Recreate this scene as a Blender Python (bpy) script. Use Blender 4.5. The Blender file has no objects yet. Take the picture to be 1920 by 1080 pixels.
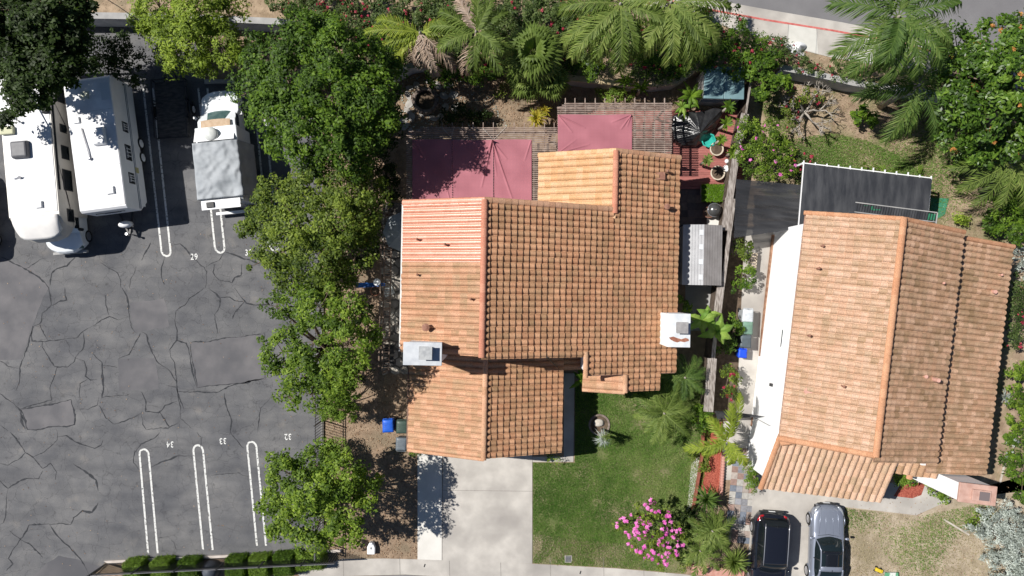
import bpy, math, random
import numpy as np
from mathutils import Vector, Matrix, noise
random.seed(7); rng=np.random.default_rng(7)
S=bpy.context.scene; COL=S.collection
H=42.0; PX=33.0; PI=math.pi
def P(px,py,z=0.0):                      # a point of the survey photo at height z, in metres
    k=(H-z)/H/PX; return ((px-960)*k,(540-py)*k)
def P3(px,py,z=0.0): x,y=P(px,py,z); return (x,y,z)
# ---------------------------------------------------------------- materials
MC={}
def nodes(name):
    m=bpy.data.materials.new(name); m.use_nodes=True; nt=m.node_tree
    return m,nt,nt.nodes['Principled BSDF'],nt.nodes.new,nt.links.new
def lin(c): return tuple(c)+(1,) if len(c)==3 else c
def mat(name,c1,c2=None,scale=3,rough=.8,bump=0,bscale=None,metal=0,spec=.3,c3=None,detail=6,stretch=None,attr=False,coat=0,cmid=(.35,.65)):
    if name in MC: return MC[name]
    m,nt,b,N,L=nodes(name); MC[name]=m
    b.inputs['Roughness'].default_value=rough; b.inputs['Metallic'].default_value=metal
    b.inputs['Specular IOR Level'].default_value=spec; b.inputs['Coat Weight'].default_value=coat
    b.inputs['Base Color'].default_value=lin(c1)
    tc=N('ShaderNodeTexCoord'); out=tc.outputs['Object']
    if stretch:
        mp=N('ShaderNodeMapping'); mp.inputs['Scale'].default_value=stretch; L(out,mp.inputs[0]); out=mp.outputs[0]
    if c2:
        n=N('ShaderNodeTexNoise'); n.inputs['Scale'].default_value=scale; n.inputs['Detail'].default_value=detail; L(out,n.inputs['Vector'])
        r=N('ShaderNodeValToRGB'); r.color_ramp.elements[0].position=cmid[0]; r.color_ramp.elements[1].position=cmid[1]
        r.color_ramp.elements[0].color=lin(c1); r.color_ramp.elements[1].color=lin(c2)
        L(n.outputs['Fac'],r.inputs[0]); col=r.outputs[0]
        if c3:
            n2=N('ShaderNodeTexNoise'); n2.inputs['Scale'].default_value=scale*.23; n2.inputs['Detail'].default_value=5; L(out,n2.inputs['Vector'])
            r2=N('ShaderNodeValToRGB'); r2.color_ramp.elements[0].position=.48; r2.color_ramp.elements[1].position=.66; L(n2.outputs['Fac'],r2.inputs[0])
            mx=N('ShaderNodeMix'); mx.data_type='RGBA'; L(r2.outputs[0],mx.inputs['Factor']); L(col,mx.inputs['A']); mx.inputs['B'].default_value=lin(c3); col=mx.outputs['Result']
        if attr:
            at=N('ShaderNodeAttribute'); at.attribute_name='tint'
            mm=N('ShaderNodeMix'); mm.data_type='RGBA'; mm.blend_type='MULTIPLY'; mm.inputs['Factor'].default_value=1
            L(col,mm.inputs['A']); L(at.outputs['Color'],mm.inputs['B']); col=mm.outputs['Result']
        L(col,b.inputs['Base Color'])
    if bump:
        n3=N('ShaderNodeTexNoise'); n3.inputs['Scale'].default_value=bscale or scale*6; n3.inputs['Detail'].default_value=5; L(out,n3.inputs['Vector'])
        bp=N('ShaderNodeBump'); bp.inputs['Strength'].default_value=bump; bp.inputs['Distance'].default_value=.05; L(n3.outputs['Fac'],bp.inputs['Height']); L(bp.outputs[0],b.inputs['Normal'])
    return m
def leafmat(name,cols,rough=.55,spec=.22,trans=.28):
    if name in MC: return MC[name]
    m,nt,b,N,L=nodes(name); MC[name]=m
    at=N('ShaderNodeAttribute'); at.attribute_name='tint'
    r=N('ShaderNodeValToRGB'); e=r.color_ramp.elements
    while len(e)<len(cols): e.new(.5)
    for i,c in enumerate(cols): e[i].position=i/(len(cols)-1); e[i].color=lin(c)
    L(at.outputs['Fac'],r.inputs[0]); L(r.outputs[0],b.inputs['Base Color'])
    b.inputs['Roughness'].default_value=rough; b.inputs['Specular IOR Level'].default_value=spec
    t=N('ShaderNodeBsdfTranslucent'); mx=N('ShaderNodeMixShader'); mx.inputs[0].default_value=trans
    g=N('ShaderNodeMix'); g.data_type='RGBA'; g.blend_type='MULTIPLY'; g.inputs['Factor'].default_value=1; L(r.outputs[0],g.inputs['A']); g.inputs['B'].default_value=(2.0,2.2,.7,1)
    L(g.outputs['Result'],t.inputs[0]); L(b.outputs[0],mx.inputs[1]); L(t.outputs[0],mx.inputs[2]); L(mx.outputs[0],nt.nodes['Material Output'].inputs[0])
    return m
LF={'bright':[(.07,.11,.010),(.17,.24,.025),(.30,.38,.05)],
'green':[(.024,.050,.006),(.066,.128,.012),(.15,.24,.022)],
'olive':[(.036,.062,.009),(.100,.145,.018),(.22,.28,.04)],
'lime':[(.040,.076,.008),(.110,.180,.018),(.235,.32,.04)],
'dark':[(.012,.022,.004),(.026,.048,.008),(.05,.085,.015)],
'magnolia':[(.025,.055,.006),(.065,.13,.014),(.15,.24,.03)],
'hedge':[(.06,.10,.010),(.13,.21,.025),(.22,.32,.05)],
'bank':[(.03,.05,.012),(.07,.11,.028),(.14,.18,.06)],
'silver':[(.14,.16,.14),(.32,.36,.33),(.56,.60,.56)],
'palm':[(.055,.085,.014),(.12,.175,.035),(.24,.29,.08)],
'palmdark':[(.032,.066,.012),(.072,.13,.026),(.16,.22,.055)],
'palmyellow':[(.11,.15,.015),(.20,.26,.03),(.32,.36,.06)],
'deadfrond':[(.20,.14,.10),(.32,.24,.18),(.42,.34,.28)],
'banana':[(.05,.12,.02),(.12,.23,.035),(.26,.36,.07)],
'grass':[(.07,.15,.026),(.155,.25,.055),(.30,.31,.14)],
'drygrass':[(.17,.15,.07),(.32,.27,.17),(.46,.40,.28)],
'red':[(.20,.012,.03),(.32,.03,.06),(.45,.09,.12)],
'pink':[(.50,.08,.33),(.68,.16,.48),(.80,.30,.62)],
'litter':[(.12,.065,.04),(.27,.17,.10),(.45,.34,.24)],
'orangeleaf':[(.20,.08,.02),(.35,.15,.04),(.5,.25,.08)],
'yellowleaf':[(.25,.18,.02),(.42,.34,.04),(.18,.26,.03)]}
def leafm(k):
    if k in('magnolia',): return leafmat('leaf_'+k,LF[k],.42,.35,.2)
    if k in('litter','deadfrond','drygrass'): return leafmat('leaf_'+k,LF[k],.8,.1,.0)
    if k in('silver','red','pink','orangeleaf'): return leafmat('leaf_'+k,LF[k],.7,.1,.08)
    return leafmat('leaf_'+k,LF[k])
M=lambda *a,**k: mat(*a,**k)
bark=mat('bark',(.10,.07,.05),(.22,.17,.13),6,.9,.5)
palebark=mat('pale_bark',(.25,.22,.19),(.42,.38,.33),5,.9,.5)
stucco=mat('white_stucco',(.83,.83,.83),(.86,.86,.86),2,.9,.06,40)
concrete=mat('concrete',(.38,.355,.325),(.49,.46,.42),1.1,.9,.15,30,c3=(.29,.27,.25),detail=10)
palecon=mat('pale_concrete',(.58,.56,.52),(.64,.62,.58),1.3,.9,.1,30)
greycon=mat('grey_concrete',(.30,.295,.29),(.40,.39,.38),1.5,.9,.15,30,c3=(.27,.27,.265))
blackmetal=mat('black_metal',(.02,.02,.022),rough=.45,spec=.5)
blackplastic=mat('black_plastic',(.018,.02,.022),(.03,.03,.033),8,.5)
rubber=mat('rubber',(.015,.015,.015),(.028,.028,.028),10,.85)
alloy=mat('alloy',(.5,.5,.52),rough=.3,metal=.8)
whitepaint=mat('white_paint',(.78,.79,.80),(.84,.84,.85),1,.35,spec=.5)
glassdark=mat('dark_glass',(.008,.011,.013),rough=.05,spec=.8)
tealglass=mat('teal_glass',(.05,.10,.10),(.10,.16,.15),3,.08,spec=.8)
greywood=mat('grey_wood',(.14,.115,.10),(.40,.36,.33),3,.9,.4,stretch=(6,.8,1))
lattewood=mat('pergola_wood',(.20,.14,.115),(.34,.27,.23),4,.85,.2)
jointm=mat('joint_dirt',(.16,.15,.14),(.24,.22,.20),8)
# ---------------------------------------------------------------- mesh helpers
class MB:
    def __init__(s): s.v=[]; s.f=[]; s.t=[]
    def add(s,vs,fs,tint=None):
        o=len(s.v); s.v+= [tuple(v) for v in vs]; s.f+=[tuple(i+o for i in f) for f in fs]; s.t+=[tint if tint is not None else (1,1,1)]*len(vs); return s
    def box(s,c,d,rz=0,tint=None,taper=1):
        x,y,z=[q/2 for q in d]; ca,sa=math.cos(rz),math.sin(rz); vs=[]
        for k,zz in ((taper if taper>1 else 1,-z),(taper if taper<1 else 1,z)):
            k=1/taper if (taper>1 and zz<0) else (taper if (taper<1 and zz>0) else 1)
            for a,b in((-x,-y),(x,-y),(x,y),(-x,y)): vs.append((c[0]+(a*ca-b*sa)*k,c[1]+(a*sa+b*ca)*k,c[2]+zz))
        return s.add(vs,[(0,3,2,1),(4,5,6,7),(0,1,5,4),(1,2,6,5),(2,3,7,6),(3,0,4,7)],tint)
    def bar(s,a,b,w,h=None):
        a=Vector(a);b=Vector(b);d=(b-a).normalized();h=h or w
        u=d.cross(Vector((0,0,1))); u=Vector((1,0,0)) if u.length<.01 else u.normalized(); n=u.cross(d)
        vs=[]
        for p in(a,b):
            for i,j in((-1,-1),(1,-1),(1,1),(-1,1)): vs.append(p+u*w/2*i+n*h/2*j)
        return s.add(vs,[(0,3,2,1),(4,5,6,7),(0,1,5,4),(1,2,6,5),(2,3,7,6),(3,0,4,7)])
    def prism(s,poly,z0,z1):
        n=len(poly); a=sum(poly[i][0]*poly[(i+1)%n][1]-poly[(i+1)%n][0]*poly[i][1] for i in range(n))
        if a<0: poly=poly[::-1]
        vs=[(p[0],p[1],z0) for p in poly]+[(p[0],p[1],z1) for p in poly]
        return s.add(vs,[tuple(range(n))[::-1],tuple(range(n,2*n))]+[(i,(i+1)%n,n+(i+1)%n,n+i) for i in range(n)])
    def sheet(s,poly,z):
        n=len(poly); a=sum(poly[i][0]*poly[(i+1)%n][1]-poly[(i+1)%n][0]*poly[i][1] for i in range(n))
        if a<0: poly=poly[::-1]
        return s.add([(p[0],p[1],z) for p in poly],[tuple(range(n))])
    def yprism(s,prof,y0,y1):     # profile in xz, extruded along y
        n=len(prof); vs=[(p[0],y0,p[1]) for p in prof]+[(p[0],y1,p[1]) for p in prof]
        return s.add(vs,[tuple(range(n)),tuple(range(n,2*n))[::-1]]+[(i,n+i,n+(i+1)%n,(i+1)%n) for i in range(n)])
    def tube(s,pts,rs,n=8,cap=True):
        pts=[Vector(p) for p in pts]; o=len(s.v); vs=[];fs=[]
        if not hasattr(rs,'__len__'): rs=[rs]*len(pts)
        for i,p in enumerate(pts):
            d=(pts[min(i+1,len(pts)-1)]-pts[max(i-1,0)]).normalized()
            u=d.cross(Vector((.13,.31,.94))); u=d.cross(Vector((1,0,0))) if u.length<.05 else u; u.normalize(); w=d.cross(u)
            for k in range(n): a=2*PI*k/n; vs.append(p+(u*math.cos(a)+w*math.sin(a))*rs[i])
        for i in range(len(pts)-1):
            for k in range(n): fs.append((i*n+k,i*n+(k+1)%n,(i+1)*n+(k+1)%n,(i+1)*n+k))
        if cap: fs.append(tuple(range(n))[::-1]); fs.append(tuple((len(pts)-1)*n+k for k in range(n)))
        return s.add(vs,fs)
    def lathe(s,c,prof,n=20,sx=1,sy=1):
        vs=[];fs=[]
        for r,z in prof:
            for k in range(n): a=2*PI*k/n; vs.append((c[0]+r*math.cos(a)*sx,c[1]+r*math.sin(a)*sy,c[2]+z))
        m=len(prof)
        for i in range(m-1):
            for k in range(n): fs.append((i*n+k,i*n+(k+1)%n,(i+1)*n+(k+1)%n,(i+1)*n+k))
        fs.append(tuple(range(n))[::-1]); fs.append(tuple((m-1)*n+k for k in range(n)))
        return s.add(vs,fs)
    def grid(s,fn,nu,nv,tint=None):
        vs=[fn(i/nu,j/nv) for j in range(nv+1) for i in range(nu+1)]
        return s.add(vs,[(j*(nu+1)+i,j*(nu+1)+i+1,(j+1)*(nu+1)+i+1,(j+1)*(nu+1)+i) for j in range(nv) for i in range(nu)],tint)
    def build(s,name,m,parent=None,smooth=False,bevel=0,loc=None,tint=False,sub=0,rz=0,solid=0):
        me=bpy.data.meshes.new(name); me.from_pydata(s.v,[],s.f)
        if tint:
            a=me.color_attributes.new('tint','FLOAT_COLOR','POINT'); arr=np.ones((len(s.v),4),dtype=np.float32); arr[:,:3]=np.array(s.t); a.data.foreach_set('color',arr.ravel())
        if smooth: me.polygons.foreach_set('use_smooth',[True]*len(me.polygons))
        me.materials.append(m); me.update()
        o=bpy.data.objects.new(name,me); COL.objects.link(o)
        if parent: o.parent=parent
        if loc: o.location=loc
        o.rotation_euler.z=rz
        if solid: d=o.modifiers.new('s','SOLIDIFY'); d.thickness=solid
        if bevel: d=o.modifiers.new('b','BEVEL'); d.width=bevel; d.segments=2; d.limit_method='ANGLE'
        if sub: d=o.modifiers.new('ss','SUBSURF'); d.levels=sub; d.render_levels=sub
        return o
def tag(o,label,cat,group=None,kind=None):
    if label: o['label']=label
    if cat: o['category']=cat
    if group: o['group']=group
    if kind: o['kind']=kind
    return o
def thing(name,label,cat,loc=(0,0,0),rz=0,group=None):
    o=bpy.data.objects.new(name,None); COL.objects.link(o); o.location=loc; o.rotation_euler.z=rz; o.empty_display_size=.2
    return tag(o,label,cat,group)
def copy_tree(o,parent=None):
    c=o.copy(); COL.objects.link(c); c.parent=parent
    for ch in list(o.children): copy_tree(ch,c)
    return c
def struct(o,label=None,cat=None): o['kind']='structure'; o['label']=label or o.name.replace('_',' '); o['category']=cat or o.name.split('_')[-1]; return o
def npmesh(name,V,F,T,m,parent,cols=4,m2=None,n2=0):
    me=bpy.data.meshes.new(name); nv=len(V); nf=len(F)
    me.vertices.add(nv); me.vertices.foreach_set('co',V.astype(np.float32).ravel())
    me.loops.add(nf*cols); me.loops.foreach_set('vertex_index',F.astype(np.int32).ravel())
    me.polygons.add(nf); me.polygons.foreach_set('loop_start',np.arange(0,nf*cols,cols,dtype=np.int32))
    me.polygons.foreach_set('loop_total',np.full(nf,cols,dtype=np.int32))
    me.update(calc_edges=True)
    a=me.color_attributes.new('tint','FLOAT_COLOR','POINT'); arr=np.repeat(T.astype(np.float32)[:,None],4,1); arr[:,3]=1; a.data.foreach_set('color',arr.ravel())
    me.materials.append(m)
    if m2: me.materials.append(m2); mi=np.zeros(nf,dtype=np.int32); mi[nf-n2:]=1; me.polygons.foreach_set('material_index',mi)
    o=bpy.data.objects.new(name,me); COL.objects.link(o)
    if parent: o.parent=parent
    return o
def later(name,parent):
    o=bpy.data.objects.new(name,bpy.data.meshes.new(name)); COL.objects.link(o); o.parent=parent; return o
def fill(o,mb,m): o.data.from_pydata(mb.v,[],mb.f); o.data.materials.append(m); o.data.update(); return o
def nrm(a): return a/np.maximum(np.linalg.norm(a,axis=1,keepdims=True),1e-6)
def leaves(name,C,N,size,tint,m,parent,aspect=.5,m2=None,n2=0):
    n=len(C); N=nrm(N); T=nrm(np.cross(N,nrm(rng.normal(size=(n,3))))); B=np.cross(N,T); s=size[:,None]
    V=np.stack([C-T*s*.5,C+B*s*aspect*.5+N*s*.12,C+T*s*.5,C-B*s*aspect*.5+N*s*.12],1).reshape(-1,3)
    return npmesh(name,V,np.arange(4*n).reshape(-1,4),np.repeat(tint,4),m,parent,4,m2,n2)
def clumps(lobes,dens,K,rc,low=-.35,flat=.75):
    """leaf positions in clumps through the volume of each lobe (x,y,z,r,rz)"""
    Cs=[];Ns=[];Ts=[];CC=[]
    for (x,y,z,r,rz) in lobes:
        n=max(3,int(dens*r*r))
        d=nrm(rng.normal(size=(n*3,3))); d=d[d[:,2]>low][:n]; n=len(d)
        ph=rng.random(3)*6
        rad=(.55+.5*rng.random(n)**.6)*(1+.14*np.sin(5*np.arctan2(d[:,1],d[:,0])+ph[0])+.10*np.sin(9*np.arctan2(d[:,1],d[:,0])+ph[1]))
        out=rng.random(n)<.10; rad=np.where(out,rad*(1.12+.22*rng.random(n)),rad); lt=rng.normal()*.09
        cc=np.array([x,y,z])+d*rad[:,None]*np.array([r,r,rz]); CC.append(cc)
        cr=rc*(.6+.8*rng.random(n))*np.where(out,.6,1)
        ct=rng.random(n)*.66+.12+lt
        k=(K*(.6+.8*rng.random(n))).astype(int)
        idx=np.repeat(np.arange(n),k); m=len(idx)
        e=nrm(rng.normal(size=(m,3))); e[:,2]=np.where(e[:,2]<-.3,-e[:,2],e[:,2])
        q=(.45+.65*rng.random(m))[:,None]
        Cs.append(cc[idx]+e*q*cr[idx][:,None]*np.array([1,1,flat]))
        Ns.append(e*.5+np.array([0,0,1.0])+d[idx]*.3+rng.normal(size=(m,3))*.45); Ts.append(np.clip(ct[idx]+rng.normal(size=m)*.23,0,1))
    return np.concatenate(Cs),np.concatenate(Ns),np.concatenate(Ts),CC
def L3(px,py,z,rp,rzf=.8):
    x,y=P(px,py,z); r=rp*(H-z)/H/PX; return (x,y,z,r,r*rzf)
def tree(name,label,base,lobes,leaf,size=.15,dens=26,K=55,rc=.42,kind='tree',aspect=.5,trunk=.16,barkm=None,flowers=None,group=None,twigs=True,crownname='crown',low=-.35,zb=0):
    bx,by=P(*base,zb); t=thing(name,label,kind,(bx,by,zb),0,group)
    lb=[L3(l[0],l[1],l[2]+(random.uniform(-.7,.5) if l[2]>3.5 else 0),*l[3:]) for l in lobes]; lb=[(x-bx,y-by,z-zb,r,rz) for x,y,z,r,rz in lb]
    C,N,T,CC=clumps(lb,dens,K,rc,low); C[:,2]=np.maximum(C[:,2],.03)
    sz=size*(.6+.8*rng.random(len(C))); m2=None; n2=0
    if flowers:
        fk,num,fs=flowers
        C2,N2,T2,_=clumps(lb,dens*num,14,rc*.28,.05,.8); C2[:,2]+=.14; m2=leafm(fk); n2=len(C2)
        C=np.concatenate([C,C2]); N=np.concatenate([N,N2]); T=np.concatenate([T,T2]); sz=np.concatenate([sz,fs*(.7+.6*rng.random(n2))])
    leaves(crownname,C,N,sz,T,leafm(leaf),t,aspect,m2,n2)
    if trunk:
        mb=MB(); zc=min(l[2] for l in lb)*.45+.1; cx=sum(l[0] for l in lb)/len(lb); cy=sum(l[1] for l in lb)/len(lb)
        fork=(cx*.25,cy*.25,zc); mb.tube([(0,0,-.05),(cx*.08,cy*.1,zc*.5),fork],[trunk*1.25,trunk,trunk*.85],9)
        for l,cc in zip(lb,CC):
            mid=Vector(((fork[0]+l[0])/2,(fork[1]+l[1])/2,(fork[2]+l[2])/2+.1)); c=Vector(l[:3])
            mb.tube([fork,mid,c],[trunk*.6,trunk*.42,trunk*.25],6)
            if twigs:
                for q in cc[:max(6,len(cc)//4)]: mb.tube([c,(c+Vector(q))/2+Vector((0,0,-.05)),q],[trunk*.16,trunk*.1,.008],4,False)
        mb.build('trunk',barkm or bark,t,smooth=True)
    return t
# ---------------------------------------------------------------- palms
def frond_mesh(az,L,el,droop,nl=34,ll=.55,lw=.045,hang=.35,seed=0,tb=.5,jit=.12):
    r=np.random.default_rng(seed); V=[];F=[];T=[]
    n=14; pts=[]; p=np.zeros(3); a=el
    for i in range(n+1):
        pts.append(p.copy()); a-=droop/n*(.6+.8*i/n); p=p+np.array([math.cos(az)*math.cos(a),math.sin(az)*math.cos(a),math.sin(a)])*L/n
    pts=np.array(pts)
    side=np.array([-math.sin(az),math.cos(az),0])
    def at(t):
        q=t*n; i=min(int(q),n-1); f=q-i; return pts[i]*(1-f)+pts[i+1]*f, (pts[i+1]-pts[i])/(np.linalg.norm(pts[i+1]-pts[i]))
    for i in range(n):                      # rachis
        w0=.03*(1-i/n*.8)*max(1,L/2.5)
        for P0,P1 in((pts[i],pts[i+1]),):
            o=len(V); V+= [P0-side*w0,P0+side*w0,P1+side*w0*.9,P1-side*w0*.9]; F.append((o,o+1,o+2,o+3)); T+=[.75]*4
    for k in range(nl):
        t=.10+.89*k/(nl-1)
        for sg in(-1,1):
            c,d=at(t); l=ll*(math.sin(PI*(.12+.82*t))**.6)*(1+jit*r.normal())
            fw=.55+.5*t; v=d*fw+side*sg*(1.0-.35*t)+np.array([0,0,.25-hang*.5])+r.normal(size=3)*jit; v/=np.linalg.norm(v)
            m=c+v*l*.5; e=c+v*l+np.array([0,0,-hang*l*(.8+.4*r.random())])
            wv=np.cross(v,[0,0,1]); wv/=max(np.linalg.norm(wv),1e-3); wv=wv*lw*.5; up=np.array([0,0,.3*lw])
            o=len(V); V+=[c-wv*.5,c+wv*.5,m+wv,m-wv+up,e]; tt=min(1,max(0,tb+r.normal()*.2)); T+=[tt]*5
            F.append((o,o+1,o+2,o+3)); F.append((o+3,o+2,o+4,o+4))
    return np.array(V),F,np.array(T)
def build_fm(name,V,F,T,m,parent,loc=(0,0,0)):
    me=bpy.data.meshes.new(name); me.from_pydata([tuple(v) for v in V],[],[f if f[2]!=f[3] else f[:3] for f in F])
    a=me.color_attributes.new('tint','FLOAT_COLOR','POINT'); arr=np.repeat(np.array(T,dtype=np.float32)[:,None],4,1); a.data.foreach_set('color',arr.ravel())
    me.materials.append(m); o=bpy.data.objects.new(name,me); COL.objects.link(o); o.parent=parent; o.location=loc; return o
def feather_palm(label,base,top,z,L,fr,leaf='palm',zb=0,name='feather_palm',trunk=.13,ll=.55,lw=.045,nl=34,hang=.35,cat='palm',dead=(),elj=.0,twist=0):
    """fr: list of (azimuth deg, length factor, start elevation deg, droop deg)"""
    bx,by=P(*base,zb); tx,ty=P(*top,z); t=thing(name,label,cat,(bx,by,zb)); tp=(tx-bx,ty-by,z-zb)
    mb=MB(); mb.tube([(0,0,-.05),(tp[0]*.45,tp[1]*.45,tp[2]*.5),(tp[0],tp[1],tp[2]-.1)],[trunk*1.3,trunk,trunk*.8],10); mb.lathe((tp[0],tp[1],tp[2]-.35),[(trunk*.8,0),(trunk*1.1,.12),(trunk*.5,.45),(.01,.6)],10)
    mb.build('trunk',palebark,t,smooth=True)
    for i,(az,lf,el,dr) in enumerate(fr):
        V,F,T=frond_mesh(math.radians(az),L*lf,math.radians(el),math.radians(dr),nl,ll,lw,hang,i+int(base[0]),.25+.5*random.random())
        o=build_fm('frond',V,F,T,leafm('deadfrond' if i in dead else leaf),t,tp)
        if i in dead: o['label']='dead brown hanging frond'
    return t
def ring(n,a0=0,el=40,dr=80,lf=1,j=.15):
    return [(a0+360*i/n+random.uniform(-9,9),lf*random.uniform(1-j,1+j),el+random.uniform(-14,16),dr+random.uniform(-12,14)) for i in range(n)]
def fan_leaf(az,el,R,pet,seed,ns=22,spread=250):
    r=np.random.default_rng(seed); V=[];F=[];T=[]
    ax=np.array([math.cos(az)*math.cos(el),math.sin(az)*math.cos(el),math.sin(el)]); side=np.array([-math.sin(az),math.cos(az),0]); up=np.cross(ax,side)*1.0
    if up[2]<0: up=-up
    c=ax*pet; o=0; V+=[side*-.02,side*.02,c+side*.015,c-side*.015]; F.append((0,1,2,3)); T+=[.6]*4; tb=.3+.4*r.random()
    for k in range(ns):
        a=math.radians(-spread/2+spread*k/(ns-1)); d=ax*math.cos(a)+side*math.sin(a)
        l=R*(1-.25*abs(a)/2.2)*(1+.06*r.normal()); w=np.cross(up,d)*R*.085
        m=c+d*l*.62+up*.03; e=c+d*l-np.array([0,0,.28*l]); o=len(V)
        V+=[c,m-w,m+up*.05,m+w,e]; T+=[min(1,max(0,tb+r.normal()*.12))]*5; F+=[(o,o+1,o+2,o+2),(o,o+2,o+3,o+3),(o+1,o+4,o+2,o+2),(o+2,o+4,o+3,o+3)]
    return np.array(V),F,np.array(T)
def fan_palm(label,top,z,R,n,leaf='palm',zb=0,pet=.7,trunk=.16):
    bx,by=P(*top,z); t=thing('fan_palm',label,'palm',(bx,by,zb)); mb=MB(); mb.tube([(0,0,-.05),(0,0,(z-zb)*.5),(0,0,z-zb)],[trunk*1.3,trunk,trunk],10).build('trunk',palebark,t,smooth=True)
    for i in range(n):
        q=(i+.5)/n; el=math.radians(66-88*q); V,F,T=fan_leaf(i*2.399,el,R,pet*(.5+.5*q),i+int(top[0]))
        build_fm('frond',V,F,T,leafm(leaf),t,(0,0,z-zb))
    return t
def rosette(name,label,cx,cy,z,L,n,leaf,w=.05,zb=0,cat='plant',stem=True,droop=.25,elmin=-15,elmax=80):
    bx,by=P(cx,cy,z); t=thing(name,label,cat,(bx,by,zb)); V=[];F=[];T=[]; r=np.random.default_rng(int(cx*7+cy))
    for i in range(n):
        az=r.random()*2*PI; el=math.radians(elmin+(elmax-elmin)*r.random()); l=L*(.75+.35*r.random())
        d=np.array([math.cos(az)*math.cos(el),math.sin(az)*math.cos(el),math.sin(el)]); s=np.array([-math.sin(az),math.cos(az),0])*w*.5
        m=d*l*.55; e=d*l-np.array([0,0,droop*l]); o=len(V); V+=[-s*.6,s*.6,m+s,m-s,e]; T+=[float(np.clip(.5+r.normal()*.25,0,1))]*5; F+=[(o,o+1,o+2,o+3),(o+3,o+2,o+4,o+4)]
    build_fm('leaves',np.array(V),F,np.array(T),leafm(leaf),t,(0,0,z-zb))
    if stem: MB().tube([(0,0,-.05),(0,0,z-zb)],[.09,.07],8).build('stem',palebark,t,smooth=True)
    return t
def broadleaf(name,label,cx,cy,z,n,L,W,leaf,zb=0,cat='plant'):
    bx,by=P(cx,cy,z); t=thing(name,label,cat,(bx,by,zb)); r=np.random.default_rng(int(cx*3+cy))
    for i in range(n):
        az=i*2.4+r.random()*.6; el=math.radians(20+45*r.random()); l=L*(.7+.5*r.random()); tb=.3+.5*r.random(); V=[];F=[];T=[]
        ax=np.array([math.cos(az),math.sin(az),0]); sd=np.array([-math.sin(az),math.cos(az),0]); k=9
        for j in range(k+1):
            u=j/k; p=ax*l*u*math.cos(el*(1-.6*u))+np.array([0,0,l*(.5*math.sin(el)*math.sin(PI*.75*u)-.12*u*u)])
            wd=W*.5*math.sin(PI*(.04+.94*u)**.8)*(1+.12*r.normal())
            V+=[p-sd*wd+np.array([0,0,-.05]),p+np.array([0,0,-.09*0+.02]),p+sd*wd+np.array([0,0,-.05])]; T+=[tb,min(1,tb+.25),tb+.05]
            if j: o=3*(j-1); F+=[(o,o+1,o+4,o+3),(o+1,o+2,o+5,o+4)]
        build_fm('leaf',np.array(V),F,np.array(T),leafm(leaf),t,(0,0,z-zb))
    MB().tube([(0,0,-.05),(0,0,z-zb)],[.1,.06],8).build('stem',palebark,t,smooth=True)
    return t

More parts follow.
